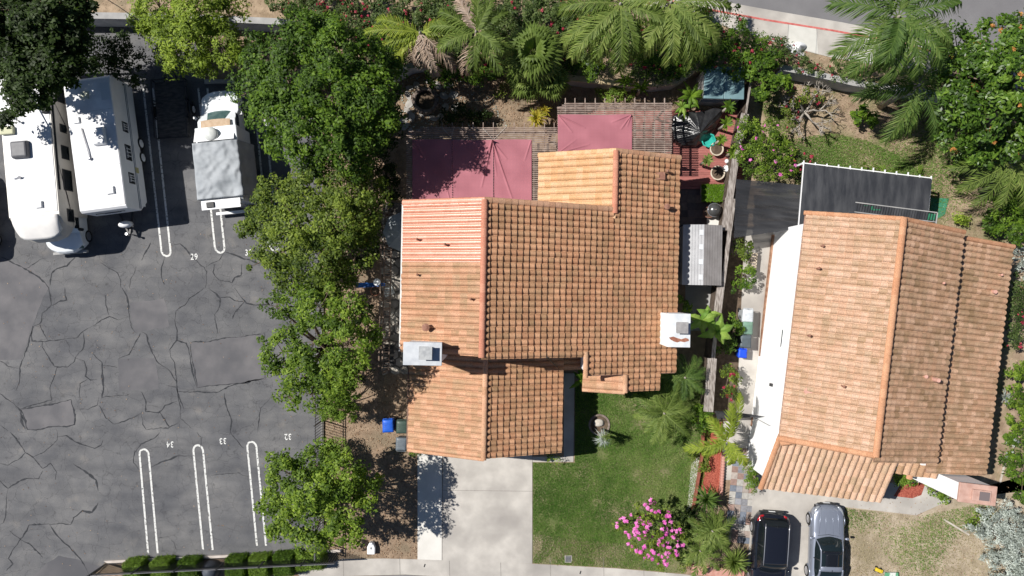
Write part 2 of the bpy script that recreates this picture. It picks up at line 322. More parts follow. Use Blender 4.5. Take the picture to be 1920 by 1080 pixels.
# ---------------------------------------------------------------- setting
PL=lambda pts,z=0:[P(a,b,z) for a,b in pts]
dirt=mat('dry_soil',(.20,.14,.095),(.31,.225,.155),3.2,.95,.5,14,c3=(.20,.155,.105),detail=10)
tan=mat('dry_yard_soil',(.28,.225,.16),(.42,.35,.265),1.9,.95,.5,16,c3=(.24,.20,.13),detail=10)
g=MB().sheet([(-300,-300),(300,-300),(300,300),(-300,300)],0).build('ground',dirt); struct(g)
def asphalt():
    m,nt,b,N,L=nodes('asphalt'); tc=N('ShaderNodeTexCoord')
    def noise(s,d,lo,hi,ca,cb,st=None):
        n=N('ShaderNodeTexNoise'); n.inputs['Scale'].default_value=s; n.inputs['Detail'].default_value=d; L(tc.outputs['Object'],n.inputs['Vector'])
        r=N('ShaderNodeValToRGB'); r.color_ramp.elements[0].position=lo; r.color_ramp.elements[1].position=hi; r.color_ramp.elements[0].color=lin(ca); r.color_ramp.elements[1].color=lin(cb); L(n.outputs[0],r.inputs[0]); return r.outputs[0]
    def mix(a,c,f,bt='MULTIPLY'):
        x=N('ShaderNodeMix'); x.data_type='RGBA'; x.blend_type=bt; x.inputs['Factor'].default_value=f; L(a,x.inputs['A']); L(c,x.inputs['B']); return x.outputs['Result']
    base=noise(.30,8,.32,.68,(.088,.092,.103),(.148,.150,.156))
    w=noise(1.3,10,.3,.75,(.80,.80,.82),(1.20,1.17,1.13)); f=noise(60,3,.25,.8,(.68,.68,.68),(1.30,1.28,1.25)); st=noise(.8,12,.62,.78,(1,1,1),(1.45,1.36,1.24))
    mp=N('ShaderNodeMapping'); mp.inputs['Scale'].default_value=(.25,1.1,1); mp.inputs['Rotation'].default_value=(0,0,.12); L(tc.outputs['Object'],mp.inputs[0])
    n5=N('ShaderNodeTexNoise'); n5.inputs['Scale'].default_value=1.3; n5.inputs['Detail'].default_value=9; L(mp.outputs[0],n5.inputs['Vector']); r5=N('ShaderNodeValToRGB'); r5.color_ramp.elements[0].position=.32; r5.color_ramp.elements[1].position=.66; r5.color_ramp.elements[0].color=(.80,.80,.81,1); r5.color_ramp.elements[1].color=(1.14,1.13,1.11,1); L(n5.outputs[0],r5.inputs[0])
    oil=noise(1.9,3,.24,.33,(.60,.60,.60),(1,1,1))
    c=mix(mix(mix(mix(mix(base,w,1),f,1),st,1),r5.outputs[0],1),oil,1)
    v=N('ShaderNodeTexVoronoi'); v.feature='DISTANCE_TO_EDGE'; v.inputs['Scale'].default_value=1.1
    n=N('ShaderNodeTexNoise'); n.inputs['Scale'].default_value=1.6; n.inputs['Detail'].default_value=7; L(tc.outputs['Object'],n.inputs['Vector'])
    a=N('ShaderNodeMix'); a.data_type='RGBA'; a.blend_type='LINEAR_LIGHT'; a.inputs['Factor'].default_value=.35; L(tc.outputs['Object'],a.inputs['A']); L(n.outputs['Color'],a.inputs['B']); L(a.outputs['Result'],v.inputs['Vector'])
    r=N('ShaderNodeValToRGB'); r.color_ramp.elements[0].position=.0; r.color_ramp.elements[1].position=.016; r.color_ramp.elements[0].color=(.60,.60,.61,1); L(v.outputs['Distance'],r.inputs[0])
    c=mix(c,r.outputs[0],1); L(c,b.inputs['Base Color']); b.inputs['Roughness'].default_value=.85
    bn=N('ShaderNodeTexNoise'); bn.inputs['Scale'].default_value=45; L(tc.outputs['Object'],bn.inputs['Vector']); bp=N('ShaderNodeBump'); bp.inputs['Strength'].default_value=.35; bp.inputs['Distance'].default_value=.02; L(bn.outputs[0],bp.inputs['Height']); L(bp.outputs[0],b.inputs['Normal'])
    return m
lot=MB().sheet(PL([(-900,32),(130,32),(270,34),(385,38),(385,150),(604,150),(604,1034),(200,1052),(150,1100),(-100,1500),(-900,1500)]),.006).build('parking_lot',asphalt()); struct(lot)
patchm=mat('asphalt_patch_mix',(.105,.103,.110),(.155,.148,.152),.9,.85,.2,40,c3=(.085,.085,.093),detail=9)
PW=[]
for pts in [[(-60,470),(60,500),(92,536),(68,592),(41,674),(-60,676)],[(242,568),(309,559),(319,613),(251,623)],[(222,673),(291,671),(298,730),(225,734)],[(358,643),(495,627),(498,712),(368,726)],[(42,768),(134,750),(142,796),(50,806)],[(60,1080),(110,1040),(190,1062),(150,1100),(90,1200),(-20,1200)]]:
    w=[]
    for i,(a,b) in enumerate(pts):
        c,d=pts[(i+1)%len(pts)]
        for k in range(5): q=k/5; w.append((a+(c-a)*q+random.uniform(-1.6,1.6),b+(d-b)*q+random.uniform(-1.6,1.6)))
    MB().sheet(PL(w),.010).build('asphalt_patch',patchm,lot); PW.append(w+[w[0]])
crackm=mat('crack_filler',(.022,.024,.028),(.042,.044,.05),9,.8)
def cr(s,ox,oy):
    for ln in s.strip().split('\n'):
        n=[float(v) for v in ln.split()]; p=[P(ox+n[i]/4,oy+n[i+1]/4) for i in range(0,len(n),2)]
        q=[]
        for i in range(len(p)-1):
            a,b=Vector(p[i]),Vector(p[i+1]); m=max(2,int((b-a).length/.13))
            for k in range(m): q.append(a+(b-a)*k/m)
        q.append(Vector(p[-1])); w0=random.uniform(.018,.040); L_=[];R_=[]; off=0
        for i,c in enumerate(q):
            d=(q[min(i+1,len(q)-1)]-q[max(i-1,0)]).normalized(); nn=Vector((-d.y,d.x)); off=off*.75+random.uniform(-.028,.028)
            wv=noise.noise((c.x*.9,c.y*.9,3.)); w=w0*random.uniform(.35,1.4)*(1+1.3*wv)*min(1,.3+min(i,len(q)-1-i)/5); L_.append(c+nn*(off+w)); R_.append(c+nn*(off-w))
        crk.add([(v.x,v.y,.0135) for v in L_]+[(v.x,v.y,.0135) for v in R_],[(i,i+1,len(q)+i+1,len(q)+i) for i in range(len(q)-1)])
crk=MB()
for w in PW[3:5]: cr(' '.join('%.1f %.1f'%(4*a,4*b) for a,b in w),0,0)
cr('''370 0 385 90 390 130 320 190 320 240 300 270 250 290 240 350 245 395 320 400 500 385 575 375 620 320 700 280 760 240 820 210 890 235 970 215
490 0 500 90 440 100 390 135
320 400 320 440 370 530 410 585 510 590 560 550 570 510 620 460 635 400 620 330
500 390 520 430 530 490 570 520
250 290 215 420 165 550 150 600 150 700 125 770
430 590 405 680 375 750 390 840 300 870 150 905
300 275 330 340 360 385
575 525 630 550 650 610 645 660 680 690 730 685
655 685 605 720 598 830
680 480 760 560 770 640 780 740 765 820 940 805 970 795
745 820 735 880 660 910 560 905
740 880 800 970 855 1020 950 990 1060 940
790 50 800 130 815 200
915 0 950 60 970 120 975 215 990 300 1020 330
1050 340 1010 430 970 500 890 525
1060 330 1100 350 1110 400 1150 490 1190 560 1270 620 1320 700
1530 0 1420 80 1390 130 1320 170 1310 240 1330 320 1325 390 1270 460 1280 520 1310 560 1320 700 1330 800
1325 390 1400 410 1420 450 1440 600 1470 740
1560 0 1620 40 1650 80 1640 150 1610 200 1625 340
1760 0 1820 80 1850 110 1920 130 2030 120
1650 75 1720 70 1760 95 1830 105 1760 180 1745 230
1060 780 1090 850 1090 930 1190 935 1240 880 1330 850
1060 940 1070 1020 1100 1060 1260 1050 1340 1010
1200 930 1240 1000 1270 1040
1330 800 1350 900 1350 980 1440 1060
1330 780 1480 780 1640 780 1710 740 1920 690 2000 670
1680 790 1700 900 1740 1000 1735 1080
0 790 80 850 160 920 165 1000 200 1060
0 545 60 585 150 595
0 1030 60 1070
775 580 880 590
1260 735 1320 750 1380 900
2140 740 2030 830 1960 900 1930 1080''',0,540)
cr('''80 0 120 50 190 150 240 190 320 280 380 235 430 300 415 360
430 0 430 60 370 120 310 160 240 190
430 30 500 30 560 80 620 100 710 125 760 100 770 60
190 160 150 200 60 245 0 235
0 365 60 425 150 370 220 350 290 350 320 290
60 430 45 520 50 600 30 680 0 700
545 235 620 280 720 360 740 440
370 690 460 680 530 690 550 640 620 595 690 600 720 550 735 530
370 690 430 770 490 830 560 900 600 950 650 1020 670 1060
370 690 220 700 170 790 150 805
70 740 150 805 100 880 65 950 100 990 50 1040
150 805 230 840 280 890 320 940
1200 0 1150 50 1060 90 1010 150 1000 230 1040 280
1480 0 1510 40 1515 100
1130 265 1200 230 1330 185 1440 185
1560 330 1650 315 1790 305 1870 340
1730 0 1760 50 1830 120
1190 795 1260 790 1300 830 1330 890''',0,810)
cr('''0 845 70 870 190 940 260 980 340 1040 370 1080
190 940 250 900 300 865 350 860
560 850 500 910 430 930 390 970 380 1060
750 880 820 930 880 970 910 1020 910 1080
1020 920 1000 980 975 1020 970 1080
1240 840 1215 920 1215 1000 1240 1050
1290 760 1350 750 1400 800 1460 870 1530 925 1550 960 1540 1080
1680 810 1640 870 1540 920
1690 815 1760 830 1830 860 1980 900
1610 900 1600 960 1640 1020 1740 1040 1760 1000 1810 990 1810 900
1130 740 1060 870''',0,270)
crk.build('crack',crackm,lot)
# stall lines and numbers
def worn(name,c,bg):
    m,nt,b,N,L=nodes(name); tc=N('ShaderNodeTexCoord'); n=N('ShaderNodeTexNoise'); n.inputs['Scale'].default_value=11; n.inputs['Detail'].default_value=8; L(tc.outputs['Object'],n.inputs['Vector'])
    r=N('ShaderNodeValToRGB'); r.color_ramp.elements[0].position=.54; r.color_ramp.elements[1].position=.64; r.color_ramp.elements[0].color=lin(c); r.color_ramp.elements[1].color=lin(bg); L(n.outputs[0],r.inputs[0]); L(r.outputs[0],b.inputs['Base Color']); b.inputs['Roughness'].default_value=.7; return m
paintm=worn('worn_white_paint',(.60,.60,.58),(.11,.11,.11))
def hairpin(xl0,y0,xl1,y1,xr0,xr1,down=True):
    """two long lines joined by a round end at the y1 end"""
    a=Vector(P(xl0,y0));b=Vector(P(xl1,y1));c=Vector(P(xr1,y1+ (1 if down else 0)));d=Vector(P(xr0,y0)); mid=(b+c)/2; u=(c-b)/2; v=(b-a).normalized()*u.length*1.15
    pts=[a]+[a+(b-a)*i/12 for i in range(1,12)]+[mid-u*math.cos(PI*i/12)+v*math.sin(PI*i/12) for i in range(13)]+[c+(d-c)*i/12 for i in range(1,13)]
    w=.055; L_=[];R_=[]
    for i,p in enumerate(pts):
        t=(pts[min(i+1,len(pts)-1)]-pts[max(i-1,0)]).normalized(); n=Vector((-t.y,t.x)); L_.append(p+n*w); R_.append(p-n*w)
    n=len(pts); MB().add([(p.x,p.y,.0175) for p in L_]+[(p.x,p.y,.0175) for p in R_],[(i,n+i,n+i+1,i+1) for i in range(n-1)]).build('stall_line',paintm,lot)
hairpin(269,165,303,470,287,320); hairpin(372,165,403,463,389,421); hairpin(474,162,504,458,491,522); 0
hairpin(278,1037,262,852,296,279,False); hairpin(381,1031,363,845,399,381,False); hairpin(482,1023,464,838,499,481,False)
numm=worn('number_paint',(.66,.66,.64),(.14,.14,.14))
def number(s,px,py,rot):
    cu=bpy.data.curves.new('n','FONT'); cu.body=s; cu.size=.46; cu.align_x='CENTER'; cu.align_y='CENTER'; cu.space_character=1.15; cu.offset=.006
    o=bpy.data.objects.new('n',cu); COL.objects.link(o); dg=bpy.context.evaluated_depsgraph_get(); me=bpy.data.meshes.new_from_object(o.evaluated_get(dg)); COL.objects.unlink(o); bpy.data.objects.remove(o)
    me.materials.clear(); me.materials.append(numm); k=bpy.data.objects.new('stall_number',me); COL.objects.link(k); k.parent=lot; k.location=P3(px,py,.021); k.rotation_euler.z=rot; k['label']='white painted stall number '+s; k.scale=(.85,1.05,1)
number('29',364,482,.03); number('30',466,474,.05); number('34',319,833,PI+.05); number('33',418,826.5,PI+.05); number('32',540,818.5,PI+.05)
# upper bank, sidewalk, road
bank=mat('bank_soil',(.24,.175,.115),(.38,.285,.195),3,.95,.5,12,c3=(.20,.17,.11),detail=10)
wallline=[(-400,32),(130,32),(270,33),(420,38),(545,43),(620,62),(690,105),(743,141),(768,124),(805,117),(850,122),(930,132),(1000,139),(1060,146),(1120,153),(1170,158),(1230,159),(1268,154),(1292,139),(1330,128),(1400,123),(1480,131),(1560,147),(1600,157),(1700,168),(1800,185),(2500,280)]
side_low=[(900,-120),(1060,-32),(1180,2),(1300,30),(1430,72),(1500,93),(1560,108),(1640,122),(1740,136),(1850,158),(2500,250)]
kerb=[(900,-150),(1100,-48),(1290,9),(1440,36),(1560,55),(1700,81),(1748,95),(1850,118),(2500,215)]
gut=[(900,-175),(1150,-62),(1330,-2),(1440,18),(1580,42),(1700,66),(1748,79),(1850,100),(2500,195)]
zb=1.1
struct(MB().prism(PL(wallline+side_low[::-1]+[(-400,-400)],zb),-.1,zb).build('upper_bank',bank))
def strip(a,b,z,z0,name,m): return MB().prism(PL(a+b[::-1],z),z0,z).build(name,m)
sw=struct(strip(side_low,[(x,y+3.5) for x,y in kerb],zb+.03,0,'sidewalk',concrete))
redk=mat('red_kerb_paint',(.42,.09,.08),(.55,.17,.15),5,.7)
struct(strip([(x,y+3.5) for x,y in kerb],kerb,zb+.045,0,'kerb',redk),'red painted kerb')
struct(strip(kerb,gut,zb-.08,0,'gutter',concrete))
roadm=mat('road_asphalt',(.155,.15,.155),(.19,.185,.19),.6,.85,.3,50,c3=(.14,.135,.14))
struct(MB().prism(PL(gut+[(2500,-900),(900,-900)],zb-.085),0,zb-.085).build('road',roadm))
lpan=mat('pale_panel',(.50,.49,.45),(.56,.545,.505),2,.9)
for a,b,c,d in [((1477,84),(1534,101),(1530,53),(1480,44)),((1598,115),(1598,64),(1640,71),(1640,121))]: MB().sheet(PL([a,b,c,d],zb+.03),zb+.036).build('sidewalk_panel',lpan,sw)
for x in(1200,1330,1400,1478,1532,1600,1660,1720):
    yk=np.interp(x,[k[0] for k in kerb],[k[1] for k in kerb]); yl=np.interp(x,[k[0] for k in side_low],[k[1] for k in side_low])
    MB().sheet(PL([(x,yk+4),(x+.9,yk+4),(x-2.2,yl),(x-3.1,yl)],zb+.03),zb+.042).build('joint',greycon,sw)
def wall_ribbon(name,pts,z0,z1,w,m,label,cat='retaining wall',cap=None,capw=.05):
    p=[Vector(P(a,b,z1)) for a,b in pts]; L_=[];R_=[]; C1=[];C2=[]
    for i,c in enumerate(p):
        d=(p[min(i+1,len(p)-1)]-p[max(i-1,0)]).normalized(); n=Vector((-d.y,d.x)); L_.append(c+n*w/2); R_.append(c-n*w/2); C1.append(c+n*(w/2+capw)); C2.append(c-n*(w/2+capw))
    o=MB().prism(L_+R_[::-1],z0,z1)
    t=thing(name,label,cat,(p[0].x,p[0].y,0)); sh=lambda mb,nm,mm:mb.build(nm,mm,t,loc=(-p[0].x,-p[0].y,0))
    sh(o,'wall_face',m)
    if cap: sh(MB().prism(C1+C2[::-1],z1+.002,z1+.06),'wall_cap',cap)
    return t
bluegrey=mat('painted_block',(.42,.44,.48),(.52,.53,.56),2,.9,.2)
capm=mat('tan_cap',(.40,.30,.17),(.52,.42,.27),3,.9)
wall_ribbon('retaining_wall',[(-200,30),(60,29),(135,29),(270,31),(420,36),(545,42)],-.05,1.35,.25,bluegrey,'pale block retaining wall along the top left edge of the parking lot',cap=greycon)
wall_ribbon('retaining_wall',[(700,175),(715,152),(743,138),(768,124),(805,117)],-.05,1.15,.22,bluegrey,'short curved white retaining wall above the stone ring planter',cap=greycon)
wall_ribbon('retaining_wall',[(1050,144),(1120,152),(1170,157),(1230,158),(1265,154),(1290,140),(1300,130)],-.05,1.15,.22,greycon,'curved retaining wall with a tan brick cap above the pergola bed',cap=capm)
wall_ribbon('retaining_wall',[(1465,127),(1480,130),(1560,146),(1600,156),(1680,166),(1780,180)],-.05,1.3,.22,bluegrey,'pale retaining wall between the dry slope and the sidewalk hedge',cap=greycon)
# front sidewalk, drive, walks
fs=struct(MB().sheet(PL([(560,1076),(600,1062),(640,1048),(720,1047),(830,1050),(1000,1057),(1160,1066),(1285,1077),(1400,1092),(1400,1140),(1180,1105),(1000,1092),(760,1077),(650,1080),(560,1110)]),.012).build('front_sidewalk',concrete),'front sidewalk','sidewalk')
struct(MB().prism(PL([(760,1077.5),(1000,1092.5),(1180,1105.5),(1500,1140),(1500,1300),(-300,1300),(560,1111),(650,1081)]),-.1,.008).build('front_street',roadm))
for x in(643,749,842,938,1031,1131,1206): MB().sheet(PL([(x,1046),(x+.8,1046),(x+2,1090),(x+1.2,1090)]),.016).build('joint',jointm,fs)
dr=struct(MB().prism(PL([(831,850),(998,850),(998,1056.5),(829,1050.5)]),0,.03).build('driveway',concrete))
MB().sheet(PL([(831,918.5),(998,920.5),(998,921.2),(831,919.2)]),.034).build('joint',jointm,dr); MB().sheet(PL([(829,850),(830.2,850),(829.5,1050),(828.3,1050)]),.034).build('joint',jointm,dr)
struct(MB().prism(PL([(783,848),(829.9,848),(828.4,1050),(783,1048.5)]),0,.024).build('side_slab',palecon),'pale concrete strip beside the driveway')
struct(MB().prism(PL([(998.5,866),(998.5,856),(1057,856),(1057,700),(1077,700),(1075,866)]),0,.028).build('entry_path',concrete))
lawnm=mat('lawn_soil',(.08,.11,.03),(.14,.155,.06),2.2,.95,.4,25,c3=(.22,.185,.11),detail=10)
lawnpoly=[(998.8,867),(1078,867),(1078,715),(1335,690),(1335,860),(1305,960),(1285,1076),(1160,1065),(998.8,1056)]
struct(MB().sheet(PL(lawnpoly),.010).build('lawn',lawnm))
# east property
struct(MB().sheet(PL([(1375,430),(1455,430),(1425,860),(1410,900),(1350,900)]),.012).build('side_path',concrete))
def pavers(name,x0,y0,nx,ny,sx,sy,rz,cols,z=.02,label=None,inside=None,gap=.012):
    t=MB(); o=Vector(P(x0,y0)); 
    for i in range(nx):
        for j in range(ny):
            a=Vector(((i+.5)*sx,-(j+.5)*sy)); a=Vector((a.x*math.cos(rz)-a.y*math.sin(rz),a.x*math.sin(rz)+a.y*math.cos(rz)))+o
            c=random.choice(cols); k=random.uniform(.85,1.15); t.box((a.x,a.y,z/2+random.uniform(0,.004)),(sx-gap,sy-gap,z),rz,tuple(q*k for q in c))
    return struct(t.build(name,mat('paver_'+name,(.85,.85,.85),(1.1,1.1,1.1),6,.85,.15,attr=True),tint=True),label)
pavers('walkway',1376,838,6,15,.36,.36,-.10,[(.16,.18,.22),(.30,.24,.21),(.36,.31,.28),(.42,.40,.37),(.22,.22,.25),(.30,.20,.17),(.25,.25,.27)],.02,'mosaic paver walkway')
d2=struct(MB().prism(PL([(1412,920),(1425,905),(1700,905),(1720,880),(1770,930),(1775,940),(1718,966),(1583,950),(1572,1150),(1395,1150)]),0,.026).build('east_driveway',concrete),'east driveway','driveway')
MB().sheet(PL([(1405,985),(1574,988),(1574,988.8),(1405,985.8)]),.030).build('joint',greycon,d2)
struct(MB().sheet(PL([(1583,949),(1720,967),(1800,925),(2000,870),(2300,1200),(1575,1200)]),.008).build('dry_yard',tan))
struct(MB().sheet(PL([(1400,150),(1500,150),(1700,185),(2100,230),(2100,900),(1840,930),(1800,800),(1780,560),(1500,430),(1400,330)]),.008).build('slope_yard',mat('slope_soil',(.22,.155,.105),(.36,.27,.19),2.0,.95,.5,16,c3=(.15,.15,.065),detail=10)),'dry slope yard')
redm=mat('red_mulch',(.22,.045,.03),(.42,.12,.08),14,.95,.7,30)
struct(MB().sheet(PL([(1322,800),(1356,790),(1350,925),(1312,925)]),.014).build('mulch_bed',redm))
struct(MB().sheet(PL([(1675,930),(1690,905),(1735,905),(1727,928),(1710,934)]),.03).build('mulch_bed',redm),'small red mulch bed by the chimney','mulch bed')
struct(MB().sheet(PL([(1345,430),(1396,430),(1380,790),(1318,790)]),.019).build('planting_bed',mat('dark_soil',(.07,.05,.035),(.14,.10,.07),4,.95,.6)))
# back patio + deck
flag=lambda n,p,z=.012: struct(MB().sheet(PL(p),z).build(n,mat('flagstone_base',(.10,.09,.08),(.17,.155,.14),3,.9)))
fb=flag('flagstone_patio',[(718,380),(790,380),(790,700),(718,700)])
def stones(parent,x0,y0,x1,y1,s,m,name='flagstone',z=.012,h=.03,jit=.3):
    mb=MB(); a=P(x0,y0); b=P(x1,y1); y=b[1]; j=0
    while y<a[1]:
        x=a[0]+(j%2)*s*.5
        while x<b[0]:
            n=6; r=[ (x+random.uniform(-1,1)*s*.1+math.cos(2*PI*k/n+.4)*s*.54*random.uniform(.82,1.0),y+random.uniform(-1,1)*s*.1+math.sin(2*PI*k/n+.4)*s*.50*random.uniform(.82,1.0)) for k in range(n)]
            k=random.uniform(.8,1.2); n0=len(mb.v); mb.prism(r,z,z+h+random.uniform(0,.012)); mb.t[n0:]=[(k,k,k*.97)]*(len(mb.v)-n0); x+=s
        y+=s*.86; j+=1
    return mb.build(name,m,parent,tint=True)
stones(fb,722,400,786,695,.55,mat('flagstone',(.26,.23,.20),(.38,.35,.31),3,.9,.3,attr=True))
deckm=mat('red_deck',(.26,.085,.075),(.36,.14,.12),5,.75,.15,stretch=(.6,8,1),attr=True)
dk=MB(); a=P(1048,205,.15); b=P(1392,352,.15); y=b[1]
while y<a[1]: dk.box(((a[0]+b[0])/2,y,.075),(b[0]-a[0],.128,.15),0,(lambda k:(k,k,k))(random.uniform(.85,1.15))); y+=.135
dko=dk.build('deck',deckm,tint=True); tag(dko,'red stained timber deck under and beside the rear pergola','deck')
pv=pavers('paving',1276,352,8,9,.42,.42,-.02,[(.13,.10,.09),(.10,.08,.075),(.16,.12,.10)],.03,'dark paving behind the house')
struct(MB().sheet(PL([(1325,400),(1352,400),(1352,432),(1325,432)]),.045).build('concrete_pad',palecon))
struct(MB().sheet(PL([(1285,440),(1352,440),(1345,620),(1285,620)]),.012).build('service_strip',greycon))
# ---------------------------------------------------------------- roofs
def tilemat(name,a,b,moss,mossamt=.55,ms=1.2):
    if name in MC: return MC[name]
    m,nt,bs,N,L=nodes(name); MC[name]=m; tc=N('ShaderNodeTexCoord')
    at=N('ShaderNodeAttribute'); at.attribute_name='tint'; sp=N('ShaderNodeSeparateColor'); L(at.outputs['Color'],sp.inputs[0])
    r=N('ShaderNodeMix'); r.data_type='RGBA'; L(sp.outputs[0],r.inputs['Factor']); r.inputs['A'].default_value=lin(a); r.inputs['B'].default_value=lin(b)
    n=N('ShaderNodeTexNoise'); n.inputs['Scale'].default_value=ms; n.inputs['Detail'].default_value=9; n.inputs['Roughness'].default_value=.7; L(tc.outputs['Object'],n.inputs['Vector'])
    q=N('ShaderNodeMath'); q.operation='MULTIPLY_ADD'; L(sp.outputs[1],q.inputs[0]); q.inputs[1].default_value=.30; L(n.outputs[0],q.inputs[2])
    rr=N('ShaderNodeValToRGB'); rr.color_ramp.elements[0].position=.52; rr.color_ramp.elements[1].position=.95; rr.color_ramp.elements[1].color=(mossamt,)*3+(1,); L(q.outputs[0],rr.inputs[0])
    x=N('ShaderNodeMix'); x.data_type='RGBA'; L(rr.outputs[0],x.inputs['Factor']); L(r.outputs['Result'],x.inputs['A']); x.inputs['B'].default_value=lin(moss)
    n2=N('ShaderNodeTexNoise'); n2.inputs['Scale'].default_value=26; n2.inputs['Detail'].default_value=6; L(tc.outputs['Object'],n2.inputs['Vector'])
    r2=N('ShaderNodeValToRGB'); r2.color_ramp.elements[0].position=.3; r2.color_ramp.elements[1].position=.72; r2.color_ramp.elements[0].color=(.62,.60,.58,1); r2.color_ramp.elements[1].color=(1.22,1.2,1.17,1); L(n2.outputs[0],r2.inputs[0])
    y=N('ShaderNodeMix'); y.data_type='RGBA'; y.blend_type='MULTIPLY'; y.inputs['Factor'].default_value=1; L(x.outputs['Result'],y.inputs['A']); L(r2.outputs[0],y.inputs['B'])
    L(y.outputs['Result'],bs.inputs['Base Color']); bs.inputs['Roughness'].default_value=.85; bs.inputs['Specular IOR Level'].default_value=.2
    bp=N('ShaderNodeBump'); bp.inputs['Strength'].default_value=.25; bp.inputs['Distance'].default_value=.02; L(n2.outputs[0],bp.inputs['Height']); L(bp.outputs[0],bs.inputs['Normal'])
    return m
def tile_slope(ridge,ds,dt,zr,slope,s1,t0,t1,E,W,inside=None,lift=.05,hh=.10,s0=0,jit=1):
    """barrel tiles laid in courses down a slope; ridge = (x,y) of s=0,t=0"""
    mb=MB(); nc=int(round((s1-s0)/E)); nr=int(round((t1-t0)/W)); E=(s1-s0)/nc; W=(t1-t0)/nr; us=[0,.12,.2,.3,.42,.55,.68,.8,.9,1]
    for j in range(nr):
        cj=random.uniform(-.012,.012)
        for i in range(nc):
            sm=s0+(i+.5)*E; tm=t0+(j+.5)*W
            if inside and not inside(sm,tm): continue
            a=s0+i*E-.03+random.uniform(-.008,.008)*jit; b=s0+(i+1)*E+random.uniform(-.014,.014)*jit+cj; lf=lift+random.uniform(-.010,.014)*jit; sk=random.uniform(-.006,.006)*jit
            vs=[]
            for s,l in((a,.0),(b,lf),(b-.004,lf-.055)):
                for u in us:
                    h=hh*(max(0,math.sin(PI*(u-.17)/.83))**.7 if u>.17 else -.30)*(1.0 if l or s==b else .9)
                    t=t0+(j+u)*W+sk*(1 if s!=a else -1); z=zr-slope*s+h+l
                    vs.append((ridge[0]+ds[0]*s+dt[0]*t,ridge[1]+ds[1]*s+dt[1]*t,z))
            n=len(us); fs=[(r*n+k,r*n+k+1,(r+1)*n+k+1,(r+1)*n+k) for r in(0,1) for k in range(n-1)]
            if ds[0]*dt[1]-ds[1]*dt[0]>0: fs=[f[::-1] for f in fs]
            mb.add(vs,fs,(random.random(),random.random(),random.random()))
    return mb
def caps(a,b,r=.15,seg=.42,tint=None,step=.02):
    mb=MB(); a=Vector(a);b=Vector(b);d=b-a;n=max(1,int(round(d.length/seg)));u=d.normalized();w=u.cross(Vector((0,0,1))).normalized();up=w.cross(u)
    for i in range(n):
        p=a+d*i/n-u*.03; q=a+d*(i+1)/n; k=8; vs=[]; jz=random.uniform(-.006,.006)
        for pt,rr in((p,r*.9),(q,r),(q,r*.86)):
            for j in range(k+1):
                an=PI*j/k; vs.append(pt+w*math.cos(an)*rr*(1+.02*random.random())+up*(math.sin(an)*rr*.8+jz-.01))
        fs=[(x*(k+1)+j,(x+1)*(k+1)+j,(x+1)*(k+1)+j+1,x*(k+1)+j+1) for x in(0,1) for j in range(k)]
        mb.add(vs,fs,(random.random(),random.random()*.6,0))
    return mb
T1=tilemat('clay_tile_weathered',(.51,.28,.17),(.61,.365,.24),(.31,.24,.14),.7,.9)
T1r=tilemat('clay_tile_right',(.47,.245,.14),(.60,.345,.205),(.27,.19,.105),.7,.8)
T1b=tilemat('clay_tile_salmon',(.66,.29,.19),(.72,.34,.24),(.45,.26,.17),.3)
MC['clay_tile_salmon'].node_tree.nodes['Principled BSDF'].inputs['Roughness'].default_value=.36; MC['clay_tile_salmon'].node_tree.nodes['Principled BSDF'].inputs['Specular IOR Level'].default_value=.75
T1c=tilemat('clay_tile_buff',(.64,.38,.20),(.72,.48,.30),(.40,.30,.16),.35)
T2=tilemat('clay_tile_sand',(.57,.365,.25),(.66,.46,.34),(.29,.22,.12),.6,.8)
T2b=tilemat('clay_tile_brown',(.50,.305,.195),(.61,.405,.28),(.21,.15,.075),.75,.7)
capr=tilemat('ridge_cap_clay',(.50,.21,.14),(.58,.28,.19),(.40,.22,.14),.3)
cap2=tilemat('ridge_cap_sand',(.50,.25,.14),(.58,.32,.19),(.42,.27,.17),.3)
pipem=mat('vent_pipe_metal',(.22,.10,.07),(.30,.16,.11),8,.7)
def pipe(par,x,y,z,h=.35,r=.05,cap=True,m=None):
    o=MB().tube([(0,0,-.15),(0,0,h)],r,10)
    if cap: o.lathe((0,0,h),[(r*1.5,0),(r*1.6,.04),(r*.5,.09)],10)
    return o.build('vent_pipe',m or pipem,par,loc=(x,y,z))
def window(par,c,d,rz=0):
    """frame+pane against a wall; d=(width,thick,height)"""
    f=MB().box((0,0,0),d); o=f.build('window',whitepaint,par,loc=c,rz=rz,bevel=.01); MB().box((0,0,0),(d[0]-.12,d[1]+.02,d[2]-.12)).build('pane',glassdark,o); return o
# --- house 1
h1=thing('tiled_house','middle house with a weathered orange clay tile roof and two white chimneys','house',(0,0,0),-.02)
xr,zr,sl=-1.345,7.68,.45; R=lambda x: zr-sl*abs(x-xr); up=.0
wm=MB()
wm.yprism([(-5.0,0),(8.4,0),(8.4,R(8.4)-.12),(xr,zr-.12),(-5.0,R(-5.0)-.12)],-2.95,3.75).yprism([(1.7,0),(8.38,0),(8.38,R(8.38)-.12),(5.09,4.67),(1.7,4.67-.45*3.39)],3.7,6.65)
wm.yprism([(-4.98,0),(2.45,0),(2.45,4.56-.45*3.71),(-1.26,4.56),(-4.98,4.56-.45*3.72)],-8.35,-2.9).yprism([(3.75,0),(8.36,0),(8.36,R(8.36)-.15),(3.75,R(3.75)-.15)],-4.15,-2.9).yprism([(5.9,0),(7.6,0),(7.6,R(7.6)-.16),(5.9,R(5.9)-.16)],-4.85,-4.1)
wm.build('wall',stucco,h1)
r1=later('roof',h1)
def part_roof(mb,m,name='roof_slope',label=None,par=None):
    o=mb.build(name,m,par or r1,smooth=False,tint=True)
    if label: o['label']=label
    return o
E1,W1=.308,.302
